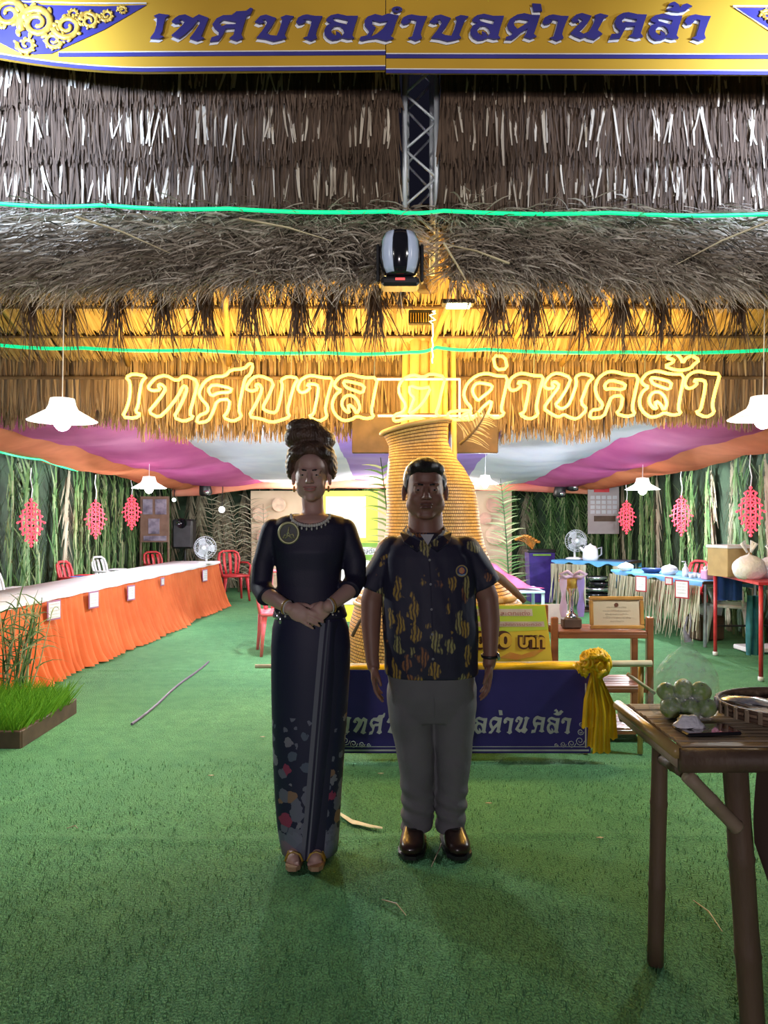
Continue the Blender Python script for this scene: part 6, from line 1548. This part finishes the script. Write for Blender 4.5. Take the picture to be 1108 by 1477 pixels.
for (px, ang) in ((598, -.14), (653, .12)):
    o_ = Vector((wx(px, Ym), Ym + .02, 0)); Mr = Matrix.Rotation(ang, 3, 'Z'); mb = MB()
    secs = ((.085, .030, .02, .075), (.075, .040, .006, .105), (.03, .045, .004, .112), (-.02, .047, .004, .100), (-.07, .053, .004, .075), (-.12, .055, .004, .058), (-.155, .046, .005, .048), (-.178, .026, .010, .036))
    rings = []
    for (y, w, z0, z1) in secs:
        g = []
        for k in range(20):
            a = 2 * PI * k / 20; zz2 = (z0 + z1) / 2 + (z1 - z0) / 2 * math.copysign(abs(math.sin(a)) ** .8, math.sin(a)); xx = w * math.copysign(abs(math.cos(a)) ** .75, math.cos(a)) * (1 if zz2 < (z0 + z1) / 2 else .94)
            g.append(o_ + Mr @ Vector((xx, y, zz2 + .012)))
        rings.append(g)
    mb.ring_loft(rings); sh_ = link('shoe', mb, SHO, MAN, True)
    mb = MB(); mb.ring_loft([[o_ + Mr @ Vector((w * 1.07 * c1, y, z)) for (w, y, c1) in ((.03, .09, -1), (.047, .03, -1), (.05, -.02, -1), (.056, -.09, -1), (.05, -.145, -1), (.022, -.182, -1), (.022, -.182, 1), (.05, -.145, 1), (.056, -.09, 1), (.05, -.02, 1), (.047, .03, 1), (.03, .09, 1))] for z in (.001, .016)]); link('sole', mb, M['black'], sh_)
    for k in range(3):
        mb = MB(); y = -.035 - .022 * k; mb.tube([o_ + Mr @ Vector((-.018, y, .112 - .012 * k)), o_ + Mr @ Vector((0, y - .003, .117 - .0135 * k)), o_ + Mr @ Vector((.018, y, .112 - .012 * k))], .0025, 5); link('lace', mb, M['black'], sh_)
# wrist watch
mb = MB(); wc = Q(705, 944, -.030); mb.tube([wc + Vector((.034 * math.cos(a), .034 * math.sin(a), .004 * math.sin(a))) for a in [2 * PI * k / 20 for k in range(20)]], .007, 8, closed=True, flat=.5); wt_ = link('watch_strap', mb, M['black'], MAN, True)
mb = MB(); mb.lathe([(.001, .012), (.015, .011), (.019, .006), (.019, 0)], wc + Vector((.030, -.012, 0)), 16, Matrix.Rotation(PI / 2 - .2, 3, 'Y')); link('watch_face', mb, M['silver'], wt_, True)

# ---- the woman
Yw = 3.24
def U(px, py, dy=0): return Vector((wx(px, Yw), Yw + dy, wz(py, Yw)))
WOM = thing('person', 'tall woman in navy dress with high upswept hair, hands folded at her waist', 'person', (wx(446, Yw), Yw, 0))
hw_ = Vector((wx(450, Yw), Yw - .02, wz(687, Yw))); ws = .965
body = MB(); head(body, hw_, ws, 1.0, .3, 1)
limb(body, ((U(450, 712, .015), .047), (U(451, 735, .02), .046), (U(451, 748, .02), .056)))
body.ring_loft([ering(449, 742, Yw, 24, .05, .01), ering(448, 750, Yw, 46, .07), ering(447, 765, Yw, 50, .085), ering(446, 800, Yw, 43, .09), ering(446, 850, Yw, 38, .085), ering(447, 900, Yw, 46, .095), ering(447, 940, Yw, 48, .10), ering(446, 1060, Yw, 40, .09), ering(444, 1180, Yw, 30, .07), ering(443, 1205, Yw, 26, .06)])
WL_, WR_ = U(424, 871, -.155), U(478, 868, -.165)
limb(body, ((U(396, 766), .042), (U(379, 815, .01), .040), (U(379, 850, .0), .036), (U(392, 858, -.06), .034), (WL_, .025)))
limb(body, ((U(496, 766), .042), (U(512, 812, .01), .040), (U(511, 840, .0), .036), (U(502, 852, -.06), .034), (WR_, .025)))
hand(body, WL_, (.88, -.16, -.42), (0, 1, -.15), (-.42, -.1, -.88), .92, .30, .05, .6, (.072, .080, .074, .058))
hand(body, WR_ + Vector((0, .012, 0)), (-.72, .05, -.48), (0, 1, -.1), (.48, 0, -.72), .90, .5, .05, .5, (.066, .072, .068, .052))
for sx, px in ((-1, 431), (1, 462)):                                 # feet below the hem
    capsule(body, Vector((wx(px, Yw), Yw + .02, .075)), Vector((wx(px - 3, Yw), Yw - .13, .030)), .032, .024)
    for k in range(5): capsule(body, Vector((wx(px - 3, Yw) + sx * (-.022 + .011 * k), Yw - .135 + .004 * k, .026)), Vector((wx(px - 3, Yw) + sx * (-.024 + .012 * k), Yw - .165 + .007 * k, .022)), .0085 - .0006 * k, .0075 - .0006 * k, 8)
wbody = remeshed('body', body, SKW, WOM, .0046, 3); face_skin(wbody, hw_, ws)
faceparts(hw_, ws, 1.0, WOM, mat('lip_red', (.55, .22, .20), None, .35), M['black'], 1)
hb = MB()
def B2(px, py, dy, rx, ry, rz): hb.ball(U(px, py, dy), (rx / F * Yw, ry, rz / F * Yw), None, 22, 14)
B2(449, 668, .048, 35, .105, 31); B2(449, 652, .02, 31, .095, 20)
for sx in (-1, 1): B2(449 + sx * 30, 671, .015, 7.5, .060, 21); B2(449 + sx * 17, 655, -.040, 13, .042, 10); B2(449 + sx * 26, 658, -.01, 9, .055, 13)
B2(449, 650, -.046, 19, .040, 11)
B2(449, 645, .03, 30, .085, 15); B2(443, 628, .035, 35, .085, 19); B2(438, 614, .035, 27, .075, 12); B2(462, 634, .03, 22, .07, 16); B2(425, 633, .03, 17, .06, 14)
hair_b = mat('hair_brown', (.13, .075, .05), (.05, .03, .02), .38, 26, stretch=(1, 1, .22), bump=.9, bscale=120)
def wh_post(v):
    l = (v - hw_) / ws
    n_ = .0016 * math.sin((v.z * 1.2 + abs(v.x - hw_.x) * .9 + .02 * noise.noise(v * 14)) * 260)
    d = (v - (hw_ + Vector((0, .03, .02)))).normalized(); v = v + d * n_
    return v
remeshed('hair', hb, hair_b, WOM, .0048, 2, post=wh_post)
# dress top with three quarter sleeves
NV = mat('navy_dress', (.022, .022, .055), (.015, .015, .040), .6, 4, bump=.15, bscale=250); db = MB()
db.ring_loft([ering(450, 741, Yw, 27, .058, .015), ering(449, 746, Yw, 46, .072, .01), ering(447, 756, Yw, 57, .088), ering(447, 772, Yw, 56, .102, -.004), ering(446.5, 795, Yw, 51.5, .112, -.010), ering(446, 820, Yw, 47, .104), ering(446, 845, Yw, 45, .097), ering(446, 862, Yw, 46, .098), ering(446.5, 874, Yw, 50, .104), ering(447, 887, Yw, 54, .112), ering(447, 890, Yw, 53, .112)])
for A, B_, C_, D_ in ((U(394, 765), U(379, 812, .01), U(377.5, 846, .005), U(390, 860, -.055)), (U(498, 765), U(512, 808, .01), U(513, 836, .005), U(505, 850, -.055))):
    capsule(db, A, B_, .050, .047); capsule(db, B_, C_, .048, .046); db.tube([C_, C_.lerp(D_, .5), D_], [.046, .045, .046], 18)
def dress_post(v):
    f = noise.noise(Vector((v.x * 12, v.y * 12, v.z * 5))) * .006; c = Vector((wx(447, Yw), Yw, v.z)); d = v - c
    v = v + (d.normalized() * f if d.length > .01 else Vector())
    e = ((v.x - wx(450, Yw)) / (27 / F * Yw)) ** 2 + ((v.z - wz(738, Yw)) / (17 / F * Yw)) ** 2
    if e < 1 and v.y < Yw: v = v + Vector((0, .05, -.012)) * min(1, (1 - e) * 4)
    return v
remeshed('dress_top', db, NV, WOM, .0055, 4, post=dress_post)
# skirt with printed hem flowers and a woven side stripe
def skirt_mat():
    m, n, l, b = base('sarong_print'); b.inputs['Roughness'].default_value = .6
    tc = n.new('ShaderNodeTexCoord'); sp = n.new('ShaderNodeSeparateXYZ'); l.new(tc.outputs['Object'], sp.inputs[0])
    def math_(op, a, b_=None, c=None):
        x = n.new('ShaderNodeMath'); x.operation = op
        for i, q in enumerate((a, b_, c)):
            if q is None: continue
            if isinstance(q, (int, float)): x.inputs[i].default_value = q
            else: l.new(q, x.inputs[i])
        return x.outputs[0]
    v = n.new('ShaderNodeTexVoronoi'); v.inputs['Scale'].default_value = 17; l.new(tc.outputs['Object'], v.inputs['Vector'])
    nz = n.new('ShaderNodeTexNoise'); nz.inputs['Scale'].default_value = 45; l.new(tc.outputs['Object'], nz.inputs['Vector'])
    dd = math_('ADD', v.outputs['Distance'], math_('MULTIPLY', nz.outputs['Fac'], .5))
    low = math_('SUBTRACT', .60, sp.outputs['Z'])                     # more flowers towards the hem
    thr = math_('MULTIPLY_ADD', low, .75, .50)
    thr = math_('MINIMUM', thr, .92)
    blob = math_('LESS_THAN', dd, thr); gate = math_('GREATER_THAN', low, 0.0); mask = math_('MULTIPLY', blob, gate)
    sc_ = n.new('ShaderNodeSeparateColor'); l.new(v.outputs['Color'], sc_.inputs[0]); r = n.new('ShaderNodeValToRGB'); r.color_ramp.interpolation = 'CONSTANT'; e = r.color_ramp.elements
    e[0].position = 0; e[0].color = (.16, .17, .24, 1); e[1].position = .45; e[1].color = (.34, .05, .12, 1); q = e.new(.62); q.color = (.24, .24, .30, 1); q = e.new(.8); q.color = (.30, .18, .12, 1); q = e.new(.9); q.color = (.10, .13, .20, 1)
    l.new(sc_.outputs[0], r.inputs[0])
    mx = n.new('ShaderNodeMix'); mx.data_type = 'RGBA'; mx.inputs[6].default_value = (.016, .018, .060, 1); l.new(mask, mx.inputs[0]); l.new(r.outputs[0], mx.inputs[7])
    pale = n.new('ShaderNodeMix'); pale.data_type = 'RGBA'; pale.inputs[7].default_value = (.20, .22, .30, 1); l.new(mx.outputs[2], pale.inputs[6])
    l.new(math_('MULTIPLY', math_('LESS_THAN', math_('ADD', sp.outputs['Z'], math_('MULTIPLY', nz.outputs['Fac'], .1)), .17), .7), pale.inputs[0])
    # stripe: distance in x from a slanting line, on the front side
    xl = math_('MULTIPLY_ADD', math_('SUBTRACT', sp.outputs['Z'], .1), .085, -.008)
    dx = math_('SUBTRACT', sp.outputs['X'], xl); front = math_('LESS_THAN', sp.outputs['Y'], .03)
    s1 = math_('MULTIPLY', math_('LESS_THAN', math_('ABSOLUTE', math_('SUBTRACT', dx, .0)), .009), front)
    s2 = math_('MULTIPLY', math_('LESS_THAN', math_('ABSOLUTE', math_('SUBTRACT', dx, .022)), .0035), front)
    panel = math_('MULTIPLY', math_('LESS_THAN', math_('ABSOLUTE', math_('SUBTRACT', dx, .038)), .046), front)
    m2 = n.new('ShaderNodeMix'); m2.data_type = 'RGBA'; m2.inputs[7].default_value = (.020, .020, .055, 1); l.new(pale.outputs[2], m2.inputs[6]); l.new(panel, m2.inputs[0])
    m3 = n.new('ShaderNodeMix'); m3.data_type = 'RGBA'; m3.inputs[7].default_value = (.15, .16, .21, 1); l.new(m2.outputs[2], m3.inputs[6]); l.new(math_('MAXIMUM', s1, s2), m3.inputs[0])
    l.new(m3.outputs[2], b.inputs['Base Color']); return m
SKT = skirt_mat(); kb = MB()
rows = ((868, 446, 44, .096), (885, 447, 49, .105), (905, 448, 55, .118), (930, 448.5, 57, .124), (970, 448, 56.5, .124), (1010, 447, 55, .121), (1050, 446, 53, .118), (1100, 445, 50.5, .112), (1150, 444.5, 47.5, .105), (1185, 445, 45, .104), (1205, 446, 43, .104), (1223, 447, 40, .106))
kb.ring_loft([ering(x, y, Yw, w, d, -.005 * i / 4, 72, 2.15, wav=(lambda a, i=i: .012 * (i / 11) * math.sin(7 * a + 1) + .018 * (i / 11) * max(0, math.cos(a * 1.0 + 1.0)) ** 3)) for i, (y, x, w, d) in enumerate(rows)])
sko = link('skirt', kb, SKT, WOM, True)
# overlapping front fold of the wrap skirt
mb = MB(); rows2 = [(892, 476, 492, -.113), (960, 470, 492, -.130), (1050, 462, 488, -.128), (1150, 452, 480, -.118), (1221, 442, 474, -.122)]
g = []
for (y, xa, xb, dy) in rows2:
    g.append([U(lerp(xa, xb, k / 6), y, dy - .006 * math.sin(k * 1.0) + (.045 * (k / 6) ** 2)) for k in range(7)])
mb.ring_loft(g, closed=False)
mb2 = MB()
for q in mb.v: mb2.v.append(q)
n0 = len(mb.v); mb2.v += [q + Vector((0, .006, 0)) for q in mb.v]; mb2.f = list(mb.f) + [[i + n0 for i in f[::-1]] for f in mb.f]; mb2.t = [.5] * len(mb2.f)
for i in range(len(rows2) - 1): mb2.face([i * 7, (i + 1) * 7, (i + 1) * 7 + n0, i * 7 + n0])
link('wrap_fold', mb2, SKT, WOM, True)
# belt band with silver beads, brooch, necklace, earrings, bracelets, sandals
bead = mat('pearl_bead', (.75, .74, .70), (.6, .6, .58), .25, 30)
for k in range(26):
    a = PI + PI * (k + .5) / 26; x = 446.5 + 50 * math.cos(a); mb = MB(); mb.ball(U(x, 882 + 3 * math.sin(k * 2), 0) + Vector((0, -.112 * abs(math.sin(a)) ** .9 - .004, 0)), .0052, None, 8, 6); link('belt_bead', mb, bead, WOM, True)
mb = MB(); mb.ball(U(404, 885, -.095), (.012, .006, .015)); mb.ball(U(409, 890, -.10), (.007, .005, .016)); link('belt_charm', mb, M['silver'], WOM, True)
for k in range(23):
    t = .05 + .9 * k / 22; a = PI * t; x = 450 + 28 * math.cos(a); y = 738 + 20 * math.sin(a) ** .8; dy = -.045 - .062 * math.sin(a)
    mb = MB(); mb.ball(U(x, y, dy - .004), .0052 + .0022 * math.sin(a), None, 8, 6)
    if k % 2 == 0: mb.ball(U(x, y + 4.5, dy - .010), (.0042, .0042, .0065), None, 8, 6)
    link('necklace_bead', mb, bead, WOM, True)
NK = mb
bc_ = U(421, 768, -.108); gold_b = mat('brooch_gold', (.50, .50, .27), (.40, .40, .2), .4, 30, metal=.3)
mb = MB(); mb.tube([bc_ + Vector((.040 * math.cos(a), 0, .042 * math.sin(a))) for a in [2 * PI * k / 30 for k in range(30)]], .0055, 7, closed=True, flat=.6); br_ = link('round_brooch', mb, gold_b, WOM, True)
mb = MB(); mb.lathe([(.001, .002), (.038, .001), (.038, 0)], bc_ + Vector((0, .003, 0)), 26, Matrix.Rotation(PI / 2, 3, 'X')); link('brooch_field', mb, mat('brooch_field', (.05, .06, .05), None, .5), br_)
mb = MB()
for pts in (((-.022, -.022), (-.015, -.006), (-.006, -.014), (0, .004), (.006, -.010), (.018, -.004), (.024, -.022)), ((-.004, -.004), (0, .012), (.003, .026)), ((-.014, -.022), (0, -.010), (.016, -.022))):
    mb.tube([bc_ + Vector((x, -.004, z)) for x, z in pts], .0035, 6)
link('brooch_figure', mb, gold_b, br_, True)
for sx in (-1, 1):
    mb = MB(); e_ = hw_ + Vector((sx * .079 * .95, -.006, -.050)) * ws; mb.ball(e_, (.005, .005, .007)); mb.ball(e_ + Vector((0, 0, -.012)), (.006, .006, .008)); link('earring', mb, M['gold_print'], WOM, True)
for (w_p, dirn) in ((WL_, Vector((.88, -.5, -.2))), (WR_, Vector((-.8, -.5, -.2)))):
    for k, off in enumerate((-.008, -.018)):
        q_ = dirn.normalized(); Mx = q_.to_track_quat('Z', 'Y').to_matrix(); mb = MB(); c = w_p + q_ * off
        mb.tube([c + Mx @ Vector((.0285 * math.cos(a), .0285 * math.sin(a), 0)) for a in [2 * PI * k2 / 20 for k2 in range(20)]], .003, 6, closed=True); link('bangle', mb, M['gold_print'] if k else bead, WOM, True)
for px in (431, 462):
    x = wx(px - 2, Yw); mb = MB()
    mb.ring_loft([[Vector((x + w * sx2, Yw + y, z)) for (w, y, sx2) in ((.026, .07, -1), (.03, 0, -1), (.036, -.10, -1), (.03, -.16, -1), (.015, -.182, -1), (.015, -.182, 1), (.03, -.16, 1), (.036, -.10, 1), (.03, 0, 1), (.026, .07, 1))] for z in (.001, .018)]); sd_ = link('sandal', mb, mat('sandal_gold', (.50, .33, .20), (.4, .25, .14), .4, 40) if px == 431 else bpy.data.materials['sandal_gold'], WOM)
    mb = MB(); mb.box((x, .055 + Yw, .035), (.03, .03, .07), None, .004); mb.v = [Vector(v) for v in mb.v]; link('heel', mb, M['gold_print'], sd_)
    for yy in (-.13, -.105):
        mb = MB(); mb.tube([Vector((x - .036, Yw + yy, .02)), Vector((x - .024, Yw + yy, .048)), Vector((x, Yw + yy, .057)), Vector((x + .024, Yw + yy, .048)), Vector((x + .036, Yw + yy, .02))], .005, 6, flat=.5); link('strap', mb, M['gold_print'], sd_, True)
